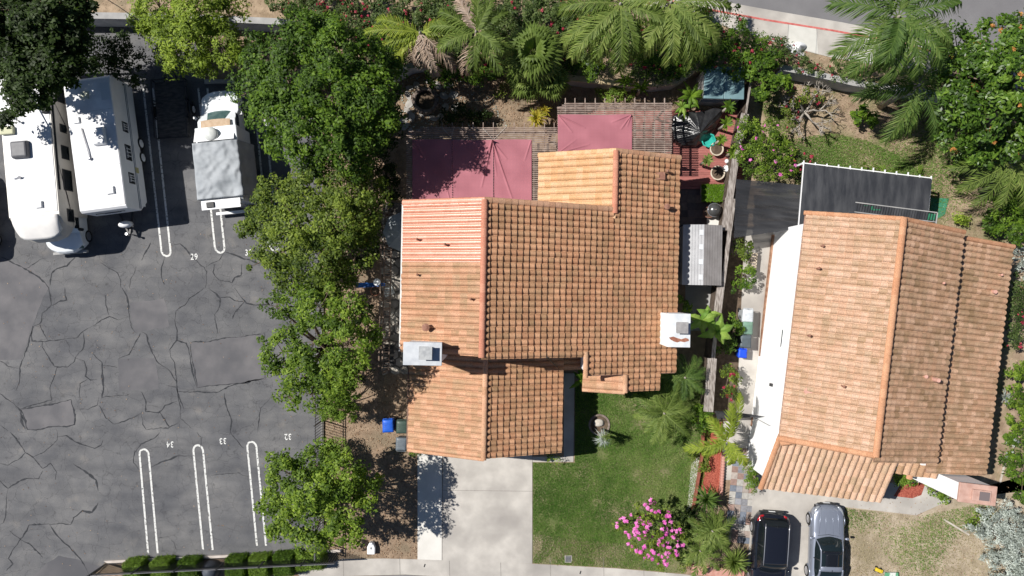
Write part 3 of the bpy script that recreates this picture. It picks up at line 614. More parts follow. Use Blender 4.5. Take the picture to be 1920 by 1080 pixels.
# main left slope: upper salmon part and lower weathered part
part_roof(tile_slope((xr,0),(-1,0),(0,1),zr,sl,4.05,1.18,4.02,.42,.258,lift=.018,hh=.085,jit=.6),T1b,label='smooth salmon pink tiles')
part_roof(tile_slope((xr,0),(-1,0),(0,1),zr,sl,4.05,-3.22,1.18,.36,W1,lift=.028,hh=.115),T1)
def in_r(s,t):
    x=xr+s
    if t>4.0: return x>5.1
    if t<-3.2 and x<3.7: return False
    if t<-4.33: return 5.8<x<7.85
    return True
part_roof(tile_slope((xr,0),(1,0),(0,1),zr,sl,10.03,-5.16,6.96,E1,W1,in_r,lift=.068),T1r)
part_roof(tile_slope((5.09,0),(-1,0),(0,1),4.79,sl,3.83,3.5,6.96,.33,.335,lambda s,t:t<6.97,lift=.03,hh=.12),T1c,label='newer buff coloured tiles')
part_roof(tile_slope((-1.26,0),(-1,0),(0,1),4.68,sl,4.1,-8.66,-2.9,.34,W1,lift=.03),T1)
part_roof(tile_slope((-1.26,0),(1,0),(0,1),4.68,sl,4.07,-8.66,-2.9,E1,W1,lift=.06),T1r)
part_roof(tile_slope((2.81,0),(1,0),(0,1),2.85,sl,1.05,-4.3,-2.9,.34,W1,lift=.05),T1r)
part_roof(tile_slope((5.85,0),(-1,0),(0,1),R(5.85)+.02,.38,2.1,-5.16,-4.36,.33,.40,lift=.03),T1)
dk_=MB()   # timber decking below the tiles, 6 cm under them
def slab(x0,x1,y0,y1,z0,z1,t=.06): dk_.add([(x0,y0,z0-.035),(x1,y0,z1-.035),(x1,y1,z1-.035),(x0,y1,z0-.035),(x0,y0,z0-t-.035),(x1,y0,z1-t-.035),(x1,y1,z1-t-.035),(x0,y1,z0-t-.035)],[(0,1,2,3),(7,6,5,4),(0,4,5,1),(1,5,6,2),(2,6,7,3),(3,7,4,0)])
slab(-5.36,xr,-3.2,4.0,R(-5.36),zr); slab(xr+.002,8.66,-3.18,3.98,zr,R(8.66)); slab(5.1,8.65,3.984,6.94,R(5.1),R(8.65)); slab(1.3,5.09,3.99,6.93,4.79-.45*3.79,4.79)
slab(-5.33,-1.26,-8.63,-2.9,4.68-.45*4.07,4.68); slab(-1.258,2.78,-8.62,-2.9,4.68,4.68-.45*4.04); slab(2.79,3.82,-4.28,-2.9,2.84,2.38); slab(3.72,8.64,-4.3,-3.19,R(3.72),R(8.64)); slab(5.87,7.82,-5.13,-4.31,R(5.87),R(7.82)); slab(3.8,5.86,-5.12,-4.34,R(5.86)-.38*2.06,R(5.86))
fill(r1,dk_,mat('eave_board',(.30,.17,.12),(.36,.21,.15),5,.8))
part_roof(caps((xr,4.05,zr+.10),(xr,-3.25,zr+.10),.15),capr,'ridge_cap'); part_roof(caps((5.09,6.98,4.90),(5.09,3.85,4.90),.15),capr,'ridge_cap'); part_roof(caps((-1.26,-2.95,4.77),(-1.26,-8.7,4.77),.14),T1,'ridge_cap')
rk=lambda a,b,m=T1,r=.155: part_roof(caps(a,b,r,.33),m,'rake_tile')
rk((xr,4.06,zr+.03),(-5.4,4.06,R(-5.4)+.03),T1b); rk((xr,4.06,zr+.03),(5.0,4.06,R(5.0)+.03)); rk((5.09,7.0,4.83),(1.25,7.0,4.83-.45*3.84),T1c); rk((5.09,7.0,4.83),(8.7,7.0,R(8.7)+.04),T1)
rk((-1.26,-8.70,4.70),(-5.35,-8.70,2.86),T1,.09)
part_roof(caps((3.72,-3.1,R(3.72)+.09),(3.72,-4.36,R(3.72)+.09),.13),T1,'ridge_cap'); part_roof(caps((5.84,-4.3,R(5.84)+.09),(5.84,-5.2,R(5.84)+.09),.13),T1,'ridge_cap'); rk((5.8,-5.2,R(5.8)+.03),(3.75,-5.2,R(5.8)-.38*2.05+.03),T1,.10)
for x,y in((-4.6,2.25),(-3.2,2.0),(-4.55,.55),(-1.9,-.55)): pipe(r1,x,y,R(x),.28,.04)
pipe(r1,-4.05,-1.95,R(-4.05)+.05,.42,.12); pipe(r1,7.9,6.2,R(7.9),.35,.05); pipe(r1,7.9,4.35,R(7.9),.42,.10); MB().box((7.55,5.95,R(7.55)+.09),(.5,.4,.10),.02).build('roof_vent',pipem,r1,bevel=.01)
# chimneys
cn=later('chimney',h1)
fill(cn,MB().box((-4.03,-3.09,4.05),(1.55,.92,8.1)),stucco); MB().box((-4.03,-3.09,8.16),(1.77,1.06,.12)).build('chimney_cap',mat('chimney_slab',(.42,.44,.47),(.52,.54,.56),3,.8),cn,bevel=.015)
MB().box((-3.85,-3.02,8.42),(.52,.52,.38)).build('flue',mat('flue_metal',(.30,.31,.32),(.42,.43,.43),5,.6,metal=.4),cn,bevel=.01); MB().box((-3.85,-3.02,8.62),(.6,.6,.04)).build('flue_lid',MC['flue_metal'],cn)
cn=later('chimney',h1)
fill(cn,MB().box((8.28,-1.93,2.7),(1.12,1.64,5.4)),stucco); MB().box((8.31,-1.93,5.46),(1.08,1.66,.10)).build('chimney_cap',mat('stained_cap',(.52,.55,.58),(.68,.68,.66),2,.8),cn,bevel=.01)
MB().box((8.38,-1.78,5.66),(.5,.5,.30)).build('flue',mat('flue_box',(.24,.23,.23),(.34,.33,.32),5,.6),cn,bevel=.02); MB().box((8.38,-1.78,5.83),(.56,.56,.04)).build('flue_lid',MC['flue_box'],cn)
ru=[(-.52,.10),(-.3,.16),(-.1,.08),(.1,.02),(.3,.10),(.45,.05),(.48,-.06),(.25,-.14),(.05,-.10),(-.1,-.16),(-.25,-.12),(-.42,-.02)]
MB().sheet([(8.31+a,-2.38+b*.9) for a,b in ru],5.515).build('rust_stain',mat('rust',(.22,.08,.05),(.32,.14,.09),7,.8),cn)
# windows, garage door, gutters
for c,d,rz in(((-5.01,1,4.2),(1.4,.1,1.2),PI/2),((-5.01,1.2,1.4),(1.6,.1,1.3),PI/2),((8.41,1.2,1.5),(1.6,.1,1.2),PI/2),((3.6,6.66,1.5),(1.8,.1,1.4),0),((6.5,6.66,1.4),(2,.1,1.9),0),((0,3.76,5.2),(1.6,.1,1.1),0),((4.8,-4.16,1.4),(1.2,.1,1.3),0),((6.7,-4.86,1.5),(1.2,.1,1.4),0)): window(h1,c,d,rz)
gd=MB().box((-1.35,-8.37,1.15),(4.9,.08,2.3)); go=gd.build('garage_door',whitepaint,h1,bevel=.01)
for i in range(1,4): MB().box((-1.35,-8.42,i*.575),(4.86,.02,.02)).build('panel_groove',greycon,go)
whitegut=mat('white_gutter',(.65,.65,.63),rough=.5)
MB().box((-5.43,.4,5.78),(.08,7.2,.10)).build('gutter',whitegut,h1); MB().box((-5.4,-5.8,2.78),(.07,5.7,.09)).build('gutter',mat('brown_gutter',(.20,.12,.09)),h1)
MB().tube([(1.75,-3.3,R(1.75)+.1),(2.62,-4.27,3.05)],.022,6).build('cable',blackmetal,h1)
# --- house 2
o2=P(1670,600,7.3); h2=thing('tiled_house','eastern house with white stucco walls and a sand coloured roof in two steps','house',(o2[0],o2[1],0),-.118)
r2=later('roof',h2)
wm=MB().yprism([(-3.45,0),(3.65,0),(3.65,7.18-.45*3.65),(0,7.18),(-3.45,7.18-.45*3.45)],-6.2,4.4).yprism([(3.6,0),(7.2,0),(7.2,3.85),(3.6,5.0)],-7.0,4.2).box((-.45,-7.6,1.45),(5.98,2.7,2.9))
wm.box((3.9,-6.75,1.7),(2.3,1.3,3.1)); wm.build('wall',stucco,h2)
part_roof(tile_slope((0,0),(-1,0),(0,1),7.3,.46,3.9,-6.37,4.75,  .30,.30,lift=.05,hh=.105),T2,par=r2)
part_roof(tile_slope((0,0),(1,0),(0,1),7.3,.44,3.98,-6.75,4.72,.285,.30,lift=.035,hh=.095),T2b,par=r2)
part_roof(tile_slope((3.75,0),(1,0),(0,1),5.12,.33,3.82,-7.35,4.5,.285,.30,lift=.035,hh=.095),T2b,par=r2)
part_roof(tile_slope((0,-6.40),(0,-1),(1,0),4.95,.5,3.05,-3.7,2.6,.42,.34,lift=.03,hh=.10),T2,par=r2)
part_roof(tile_slope((0,-6.72),(0,-1),(1,0),4.85,.42,.95,2.6,4.7,.40,.34,lift=.03,hh=.09),T2b,par=r2)
part_roof(tile_slope((3.75,-7.25),(1,0),(0,1),3.75,.15,1.25,-.6,0,.3,.3,lift=.03),T2b,par=r2)
part_roof(caps((0,4.8,7.42),(0,-6.45,7.42),.17,.4),cap2,'ridge_cap',par=r2); part_roof(caps((-3.9,-6.4,5.62),(0,-6.4,7.36),.15,.4),cap2,'rake_tile',par=r2); part_roof(caps((-3.62,-6.3,5.05),(-3.74,-9.45,3.5),.15,.4),cap2,'rake_tile',par=r2)
part_roof(caps((-3.95,4.78,5.56),(0,4.78,7.36),.12,.33),cap2,'rake_tile',par=r2); part_roof(caps((0,4.78,7.36),(3.98,4.75,5.62),.12,.33),cap2,'rake_tile',par=r2); part_roof(caps((3.98,4.55,5.16),(7.6,4.55,3.95),.12,.33),cap2,'rake_tile',par=r2)
part_roof(caps((-3.55,-6.75,4.98),(-2.75,-6.5,5.1),.14,.45),cap2,'rake_tile',par=r2); part_roof(caps((4.0,-6.1,5.5),(4.5,-7.4,4.0),.14,.45),cap2,'rake_tile',par=r2); part_roof(caps((3.82,-7.0,3.85),(3.82,-8.0,3.6),.17,.5),cap2,'rake_tile',par=r2)
dk_=MB(); slab(-3.88,0,-6.36,4.72,7.3-.46*3.88,7.3); slab(.002,3.95,-6.7,4.7,7.3,7.3-.44*3.95); slab(3.77,7.54,-7.33,4.48,5.12,5.12-.33*3.77)
dk_.add([(-3.68,-9.42,3.40),(2.58,-9.42,3.40),(2.58,-6.42,4.90),(-3.68,-6.42,4.90),(-3.68,-9.42,3.32),(2.58,-9.42,3.32),(2.58,-6.42,4.82),(-3.68,-6.42,4.82)],[(0,1,2,3),(7,6,5,4),(0,4,5,1),(1,5,6,2),(2,6,7,3),(3,7,4,0)]); fill(r2,dk_,MC['eave_board'])
for x,y in((-3.1,3.2),(-3.15,2.1),(-3.2,-1.2),(-1.6,-3.4)): pipe(r2,x,y,7.3-.46*abs(x),.3,.045)
pm=mat('pink_clay_pipe',(.55,.30,.24),(.62,.38,.30),6,.8); pipe(r2,3.05,-2.6,6.0,.5,.10,False,pm); pipe(r2,2.55,-2.5,6.2,.12,.09,False,pm); pipe(r2,2.95,2.1,6.0,.15,.04,True,pm); pipe(r2,6.9,3.0,4.1,.2,.04,True,pm); pipe(r2,6.6,2.1,4.2,.25,.10,False,pm); pipe(r2,-2.9,-3.9,5.98,.06,.2,False,T2 and pm)
cn=later('chimney',h2)
fill(cn,MB().box((5.73,-7.86,3.05),(1.7,.84,6.1)),stucco); MB().box((4.9,-7.35,1.75),(1.3,.8,3.5)).build('chimney_wing',stucco,cn,bevel=.01)
tc_=mat('terracotta_cap',(.42,.25,.20),(.52,.34,.28),3,.85,.2); MB().box((5.73,-7.86,6.17),(1.82,.95,.14)).build('chimney_cap',tc_,cn,bevel=.02)
MB().box((5.85,-7.9,6.30),(.9,.55,.12)).build('flue',tc_,cn,bevel=.02); MB().box((5.98,-7.9,6.365),(.5,.42,.03)).build('flue_opening',mat('soot',(.16,.13,.13)),cn)
for c,d,rz in(((-3.46,-1.55,3.3),(1.0,.06,.22),PI/2),((7.21,1,2),(1.5,.1,1.2),PI/2),((0,4.41,4.5),(1.6,.1,1.1),0)): window(h2,c,d,rz)
MB().box((-3.5,-4.1,2.6),(.14,.16,.24)).build('wall_lamp',blackmetal,h2,bevel=.02); gd=MB().box((-.6,-8.97,1.1),(4.8,.08,2.2)).build('garage_door',whitepaint,h2,bevel=.01)
for i in range(1,4): MB().box((-.6,-9.02,i*.55),(4.76,.02,.02)).build('panel_groove',greycon,gd)

# ---------------------------------------------------------------- vehicles
def wheel(par,x,y,r,w,side,rimc=None,nsp=5):
    o=MB(); o.lathe((0,0,0),[(r*.62,-w/2),(r*.93,-w/2),(r,-w*.32),(r,w*.32),(r*.93,w/2),(r*.62,w/2)],24)
    o.v=[(v[2]*side,v[0],v[1]) for v in o.v]; t=o.build('wheel',rubber,par,smooth=True,loc=(x,y,r))
    m=MB(); m.lathe((0,0,0),[(r*.2,w*.42),(r*.66,w*.38),(r*.66,w*.5),(r*.60,w*.52)],20)
    for k in range(nsp*2):
        a=2*PI*k/(nsp*2)+(.12 if k%2 else -.12); m.bar((r*.1*math.cos(a),r*.1*math.sin(a),w*.5),(r*.63*math.cos(a),r*.63*math.sin(a),w*.5),.035,.03)
    m.lathe((0,0,w*.36),[(r*.02,0),(r*.13,.0),(r*.12,w*.18),(.005,w*.2)],12)
    m.v=[(v[2]*side,v[0],v[1]) for v in m.v]; m.build('rim',rimc or alloy,t); return t
def paint(name,c,metal=.5,rough=.28):
    if name in MC: return MC[name]
    m,nt,b,N,L=nodes(name); MC[name]=m; b.inputs['Base Color'].default_value=lin(c); b.inputs['Metallic'].default_value=metal; b.inputs['Roughness'].default_value=rough; b.inputs['Coat Weight'].default_value=.6; b.inputs['Coat Roughness'].default_value=.05; return m
def superw(u,p): return (1-abs(u)**p)**(1/p) if abs(u)<1 else 0
def car(label,px,py,rot,pm,L,W,Hh,kind,group=None):
    """forward is +y"""
    x,y=P(px,py); t=thing('parked_car',label,'car',(x,y,0.03),rot,group); hl=L/2; hw=W/2
    suv=kind=='suv'; zs=1.0 if suv else .92
    def section(v):                       # v 0..1 rear to front
        yy=-hl+L*v; u=2*v-1
        if u>0: w=hw*(1-.30*max(0,(u-.72)/.28)**2.2-.02*u)
        else: w=hw*(1-.22*max(0,(-u-.76)/.24)**2.4)
        hood=zs+.02; 
        if u>.28: zt=hood-.10*((u-.28)/.6)**1.6-(.30*max(0,(u-.90)/.10)**2)
        elif u<-.70: zt=(zs+.12 if not suv else zs+.10)-.10*max(0,(-u-.9)/.1)**2
        else: zt=zs+.06
        zbm=.22+.10*max(0,abs(u)-.85)/.15
        return yy,w,zt,zbm
    nv=36; prof=[]
    body=MB(); rows=[]
    for j in range(nv+1):
        yy,w,zt,zm=section(j/nv); fr=abs(2*j/nv-1)
        bow=-.10*max(0,fr-.9)/.1
        ring=[(0,zm),(w*.80,zm),(w*.95,zm+.06),(w*.985,zm+.22),(w,.62),(w*.985,zt-.20),(w*.93,zt-.07),(w*.84,zt-.012),(w*.6,zt+.018),(w*.3,zt+.03),(0,zt+.035)]
        rows.append([(-a,yy,z) for a,z in ring[::-1]]+[(a,yy,z) for a,z in ring[1:]])
    n=len(rows[0]); vs=[v for r in rows for v in r]; vv=[]
    for j,r in enumerate(rows):           # rounded plan at the nose and tail
        u=2*j/nv-1
        for a,b,c in r:
            k=abs(a)/hw; q=.0
            if u>.5: q=-(.34 if not suv else .26)*(u-.5)/.5*k**2.6
            if u<-.6: q=.20*(-u-.6)/.4*k**2.6
            vv.append((a,b+q,c))
    fs=[(j*n+k,j*n+k+1,(j+1)*n+k+1,(j+1)*n+k) for j in range(nv) for k in range(n-1)]+[tuple(range(n))[::-1],tuple(nv*n+k for k in range(n))]
    body.add(vv,fs); bo=body.build('body',pm,t,smooth=True)
    # greenhouse
    yb=hl*(.30 if not suv else .36); yf=hl*(.02 if not suv else .10); yr=-hl*(.40 if not suv else .76); ye=-hl*(.72 if not suv else .92); zt=Hh
    def gh(v,th):
        if v<=.25: q=v/.25; yy=ye+(yr-ye)*q; z=zs+.10+(zt-zs-.10)*math.sin(q*PI/2)**.9
        elif v<.72: q=(v-.25)/.47; yy=yr+(yf-yr)*q; z=zt-.02*(2*q-1)**2
        else: q=(v-.72)/.28; yy=yf+(yb-yf)*q; z=zt-.02-(zt-.02-zs-.04)*(1-math.cos(q*PI/2))**.85
        hh=z-zs; tuck=(.17 if not suv else .13)*hh/(zt-zs)*2
        nar=1-.07*max(0,(v-.7)/.3)-.10*max(0,(.2-v)/.2)
        return yy,z,(hw*.87)*nar,(hw*.87)*nar*(1-tuck*.72)
    G=[];ng=28
    for j in range(ng+1):
        yy,z,wb,wt=gh(j/ng,0); zz=zs-.02
        ring=[(wb,zz),(wb*.5+wt*.5,(zz+z)/2),(wt*1.01,z-.055 if z-.055>zz else zz),(wt*.93,z-.012 if z>zz+.02 else zz),(wt*.6,max(z+.015,zz)),(wt*.3,max(z+.025,zz)),(0,max(z+.03,zz))]
        arc=.13*max(0,(j/ng-.72)/.28); G.append([(-a,yy-arc*(abs(a)/hw)**2*2,c) for a,c in ring[:-1]]+[(a,yy-arc*(abs(a)/hw)**2*2,c) for a,c in ring[::-1]])
    n=len(G[0]); gl=MB(); gl.add([v for r in G for v in r],[(j*n+k,j*n+k+1,(j+1)*n+k+1,(j+1)*n+k) for j in range(ng) for k in range(n-1)]); gl.build('window_glass',glassdark if suv else mat('car_glass',(.01,.016,.018),rough=.04,spec=.8),t,smooth=True)
    def strip_(k0,k1,j0,j1,off,name,m):   # a panel laid proud of the glass
        o=MB(); vs=[];
        for j in range(j0,j1+1):
            for k in range(k0,k1+1):
                v=Vector(G[j][k]); q=Vector((v.x*.35,0,1)).normalized(); vs.append(v+q*off)
        m_=k1-k0+1; return o.add(vs,[(a*m_+b,a*m_+b+1,(a+1)*m_+b+1,(a+1)*m_+b) for a in range(j1-j0) for b in range(m_-1)]).build(name,m,t,smooth=True,solid=-.012)
    roofm=pm
    strip_(2,10,6,9 if not suv else 20,.014,'roof_panel',roofm)
    if not suv: strip_(2,3,8,21,.016,'roof_rail',pm); strip_(9,10,8,21,.016,'roof_rail',pm); strip_(3,9,18,20,.013,'roof_header',mat('gloss_black',(.01,.011,.014),rough=.08,spec=.7)); strip_(4,8,9,18,.012,'sunroof',MC['gloss_black'])
    else:
        for sg in(-1,1):
            pts=[(sg*hw*.68,yr+(yf-yr)*q+.0,Hh+.06-.03*(2*q-1)**2) for q in[i/8*1.12-.10 for i in range(9)]]; MB().tube(pts,.022,8).build('roof_rail',alloy,t,smooth=True)
    for sg in(-1,1):                      # pillars, mirrors, handles
        k=1 if sg<0 else n-2
        A=[Vector(G[j][2 if sg<0 else n-3])+Vector((0,0,.012)) for j in range(20,ng+1)]; MB().tube(A,[.032]*len(A),6).build('front_pillar',pm,t,smooth=True)
        Cc=[Vector(G[j][2 if sg<0 else n-3])+Vector((0,0,.01)) for j in range(0,8)]; MB().tube(Cc,[.06]*len(Cc),6).build('rear_pillar',pm,t,smooth=True)
        j=13 if not suv else 14; MB().tube([G[j][0 if sg<0 else n-1],G[j][1 if sg<0 else n-2],G[j][2 if sg<0 else n-3]],.035,6).build('door_pillar',blackplastic,t,smooth=True)
        ym=yb-.12; mr=MB().lathe((0,0,0),[(.02,-.07),(.09,-.05),(.11,.0),(.09,.05),(.02,.07)],12,1.25,.7); mr.build('door_mirror',pm,t,smooth=True,loc=(sg*(hw+.05),ym,zs+.09))
        for yy in(.25,-.75): MB().box((sg*hw*.985,yy,zs-.17),(.03,.17,.03)).build('door_handle',pm,t,bevel=.008)
    wb_=L*.30; r=.335 if not suv else .36
    for sx in(-1,1):
        for sy in(-1,1):
            xx=sx*(hw-.09); yy=sy*wb_-.0
            wheel(t,xx+sx*.01,yy,r,.22,sx); ar=MB(); k=18; pts=[(sx*(hw-.0),yy+(r+.07)*math.cos(a),r+(r+.07)*math.sin(a)) for a in[PI*i/k for i in range(k+1)]]; ar.tube(pts,.035,6).build('wheel_arch',blackplastic if suv else pm,t,smooth=True)
            ds=MB(); ds.add([(sx*(hw-.03),yy+(r+.05)*math.cos(2*PI*i/20),r+(r+.05)*math.sin(2*PI*i/20)) for i in range(20)],[tuple(range(20))]).build('wheel_well',rubber,t)
    hm=mat('headlight_glass',(.35,.37,.40),rough=.08,spec=.8,metal=.3); rl=mat('tail_light',(.45,.012,.02),(.30,.01,.015),9,.15,spec=.7)
    def lamp(nm,m,y0,y1,sg,z,w0,w1):      # lamps wrap round the corner
        o=MB(); a=[]
        for i in range(7):
            q=i/6; ww=w0+(w1-w0)*q; a.append((sg*ww,y0+(y1-y0)*(q**2.0),z))
        o.tube(a,[.03,.06,.075,.08,.075,.06,.03],8); return o.build(nm,m,t,smooth=True)
    for sg in(-1,1):
        lamp('headlight',hm,hl-.13,hl-.62,sg,zs-.16,hw*.52,hw*.90)
        lamp('tail_light',rl,-hl+.10,-hl+.42,sg,zs-.0 if suv else zs-.02,hw*.55,hw*.93)
    MB().box((0,hl-.04,.52),(W*.55,.08,.22)).build('grille',blackplastic,t,bevel=.03); MB().box((0,-hl-.0,.60),(W*.72,.10,.20)).build('rear_bumper',blackplastic if suv else pm,t,bevel=.03)
    MB().box((0,hl+.01,.45),(.36,.02,.12)).build('licence_plate',whitepaint,t); MB().box((0,-hl-.05,.66),(.36,.02,.13),0).build('licence_plate',whitepaint,t)
    hd=MB()
    for xx in(-.52,-.2,.2,.52): hd.tube([(xx*.85*hw/.92,hl*.92,section(.94)[2]+.0),(xx*hw/.92,hl*.6,section(.80)[2]+.032),(xx*1.08*hw/.92,hl*.34,section(.68)[2]+.028)],.012,6)
    hd.build('hood_crease',pm,t,smooth=True)
    MB().tube([(-hw*.7,yb+.0,zs+.045),(-.05,yb+.08,zs+.06),(hw*.1,yb+.06,zs+.06),(hw*.66,yb-.02,zs+.05)],.014,6).build('wiper',blackplastic,t)
    MB().lathe((0,yr-.05,Hh+.03),[(.05,0),(.04,.03),(.01,.07)],8,.5,1.3).build('roof_antenna',blackplastic,t)
    return t
car('silver sedan parked nose to the garage, with a dark glass sunroof',1540,1018,-.035,paint('silver_paint',(.30,.33,.40)),4.85,1.86,1.42,'sedan')
sv=car('black car with silver roof rails parked tail to the garage beside the sedan',1434,1031,PI-.065,paint('black_paint',(.012,.014,.022),.2,.12),4.7,1.9,1.66,'suv')
car('pale car at the left picture edge of which only a sliver shows',-31,405,.087,whitepaint,4.8,1.85,1.5,'sedan')
MB().add([(-.15,.72,1.0),(.20,.76,1.0),(.24,.93,.98),(-.02,1.0,.97),(-.22,.88,.98)],[(0,1,2,3,4)]).v
# travel trailer
rvw=mat('rv_white',(.78,.78,.79),(.84,.84,.84),1.5,.45); rvroof=mat('rubber_roof',(.66,.66,.67),(.84,.84,.84),1.6,.6,c3=(.60,.59,.575),detail=10); beige=mat('rv_beige',(.50,.47,.42),(.55,.52,.47),2,.4,spec=.5)
def hatch(par,x,y,z,s=.38,m=None,nm='roof_vent'): 
    o=MB().box((0,0,.03),(s,s,.06)).box((0,0,.10),(s*.95,s*.95,.07),0,None,.9); return o.build(nm,m or rvw,par,loc=(x,y,z),bevel=.02)
def acunit(par,x,y,z,m,w=.75,l=1.0,h=.28): return MB().box((0,0,h/2),(w,l,h),0,None,.86).build('air_conditioner',m,par,loc=(x,y,z),bevel=.08)
cx,cy=P(202,277,1.4); tt=thing('travel_trailer','white travel trailer with square side windows, between the motorhome and the empty stall','trailer',(cx+.10,cy-.08,0),.131)
z1=2.85; hw=1.24; hl=3.55
prof=[(-hl,.55),(hl-.02,.55),(hl,z1),(-hl+.0,z1)]; bd=MB(); pr=[(-hl,1.3),(-hl+.55,.5),(hl-.02,.5),(hl,.9),(hl,z1-.12),(hl-.12,z1),(-hl+.12,z1),(-hl,z1-.15)]
n=len(pr); bd.add([(-hw,y,z) for y,z in pr]+[(hw,y,z) for y,z in pr],[tuple(range(n)),tuple(range(n,2*n))[::-1]]+[(i,n+i,n+(i+1)%n,(i+1)%n) for i in range(n)]); bd.build('body',rvw,tt,bevel=.02)
MB().box((0,0,z1+.01),(2*hw-.06,2*hl-.35,.03)).build('roof_panel',rvroof,tt,bevel=.01)
MB().box((hw+.14,.2,1.42),(.28,6.3,.95+.0)).build('slide_out',rvw,tt,bevel=.015) if False else None
for yy,w_,h_ in((.95,.55,.55),(-.45,.85,.6),(-1.85,.6,.6)):
    f=MB().box((hw+.01,yy,1.9),(.03,w_,h_)).build('window',blackplastic,tt,bevel=.01); gb=MB()
    for q in(-.22,0.02,.24): gb.box((hw+.035,yy+q*w_,1.9),(.02,.035,h_*.78))
    gb.box((hw+.035,yy,1.9+h_*.2),(.02,w_*.7,.03)); gb.build('window_bar',whitepaint,f)
    MB().box((hw+.034,yy,1.9+h_*.42),(.02,w_*.8,.05)).box((hw+.034,yy,1.9-h_*.42),(.02,w_*.8,.05)).build('frame',alloy,f)
MB().box((hw+.012,0,1.42),(.02,6.9,.05)).box((hw+.012,0,1.28),(.018,6.9,.03)).build('side_trim',mat('grey_trim',(.15,.18,.24),rough=.4),tt)
MB().box((hw+.012,-3.1,1.0),(.03,.4,.45)).build('cargo_door',rvw,tt,bevel=.02); MB().box((hw+.01,-1.3,1.2),(.02,.3,.35)).build('yellow_sticker',mat('faded_yellow',(.5,.45,.2)),tt)
[MB().box((0,yy,z1+.028),(2*hw-.1,.03,.008)).build('roof_seam',mat('seam',(.55,.55,.55),(.7,.7,.7),5,.7),tt) for yy in(-2.9,-1.2,1.75)]; cv=MB(); cv.tube([(-.75,-hl-.05+.0,2.18),(-.7,-hl-.06,2.32),(.7,-hl-.06,2.32),(.78,-hl-.05,2.15)],.018,6).build('front_trim',blackplastic,tt)
cur=MB(); 
for k in range(9): cur.box((-.42+k*.10,-hl-.012,1.82),(.065,.02,.10+.03*(k%2)))
cur.box((0,-hl-.012,1.95),(.34,.02,.06),0); cur.build('front_emblem',MC['grey_trim'],tt)
for yy in(.35,-.45): wheel(tt,hw-.06,yy,.34,.2,1,rvw); wheel(tt,-hw+.06,yy,.34,.2,-1,rvw)
hatch(tt,-.15,2.6,z1+.02,.42,mat('tan_vent',(.50,.52,.42))); hatch(tt,.55,-2.55,z1+.02,.42); acunit(tt,.35,.35,z1+.02,rvw,.75,1.0); MB().box((.95,2.7,z1+.035),(.5,.9,.02)).build('roof_patch',mat('roof_patch',(.60,.62,.63)),tt)
MB().tube([(-.55,.9,z1+.08),(-.35,-.3,z1+.10),(-.3,-.75,z1+.08)],.035,6).lathe((-.3,-.75,z1+.02),[(.09,0),(.09,.1),(.02,.14)],10).build('antenna_mast',alloy,tt); hatch(tt,-.75,1.35,z1+.0,.35)
MB().bar((-.45,-hl+.4,.5),(0,-hl-1.15,.45),.09).bar((.45,-hl+.4,.5),(0,-hl-1.15,.45),.09).build('tow_frame',blackmetal,tt); MB().lathe((-.02,-hl-.55,.5),[(.02,0),(.30,.02),(.31,.3),(.2,.42),(.02,.46)],16,1.2,.6).build('gas_bottle_cover',rvw,tt,smooth=True)
MB().lathe((0,-hl-1.1,.3),[(.04,-.28),(.04,.4),(.07,.42),(.07,.5)],8).build('jack',alloy,tt)
# motorhome (coach with a bunk over the cab)
cx,cy=P(70,270,1.5); mh=thing('motorhome','beige and white motorhome with a rounded bunk over its cab, left of the travel trailer','motorhome',(cx+.55,cy-.5,0),.087)
z1=3.1; hw=1.32; y0=-3.6; y1=4.35
bd=MB(); pr=[]; 
yn=-4.95
pr=[(y1,.5),(y0,.5),(y0-.1,1.75),(yn+.35,1.75),(yn+.06,1.95),(yn,2.2),(yn+.12,2.5),(yn+.45,2.78),(yn+.95,2.97),(y0,z1),(y1-.1,z1),(y1,z1-.12)]
nseg=9; xs=[-hw+2*hw*i/nseg for i in range(nseg+1)]
def nose(x,y,z):   # round the bunk corners in plan
    k=abs(x)/hw; q=max(0,(-y-3.6))/1.35; return (x,y+.75*q*k**5,z-.10*q*k**4)
xs=[-hw,-hw*.97,-hw*.9,-hw*.75,-hw*.4,0,hw*.4,hw*.75,hw*.9,hw*.97,hw]; n=len(pr)
bd.add([nose(x,y,z) for x in xs for y,z in pr],[tuple(range(n)),tuple((len(xs)-1)*n+k for k in range(n))[::-1]]+[(a*n+i,(a+1)*n+i,(a+1)*n+(i+1)%n,a*n+(i+1)%n) for a in range(len(xs)-1) for i in range(n)])
bd.build('body',beige,mh); MB().box((0,(y0+y1)/2+.05,z1+.012),(2*hw-.10,y1-y0-.2,.03)).build('roof_panel',rvroof,mh,bevel=.01)
MB().grid(lambda u,v: nose((u*2-1)*hw*.93,-3.62-1.22*v,3.118-.155*v-.30*max(0,v-.35)**1.5),12,10).build('bunk_cover',mat('bunk_cover',(.66,.64,.62),(.72,.70,.67),2,.5),mh,smooth=True,solid=.01)
MB().tube([(hw+.02,y1-.2,2.9),(hw+.02,-2.3,2.9)],.06,8).build('awning_roll',blackplastic,mh); MB().tube([(-hw-.02,y1-.2,2.95),(-hw-.02,-2.6,2.9)],.05,8).build('side_rail',greycon,mh)
for yy,w_,h_ in((3.1,1.2,.75),(1.1,.45,.6),(-.2,.75,.7),(-1.7,1.15,.85),(-3.6,.7,.62)): 
    f=MB().box((hw+.01,yy,2.1),(.03,w_,h_)).build('window',blackplastic,mh,bevel=.06); MB().box((hw+.022,yy,2.1),(.02,w_-.12,h_-.12)).build('pane',glassdark,f,bevel=.04)
sw_=MB()
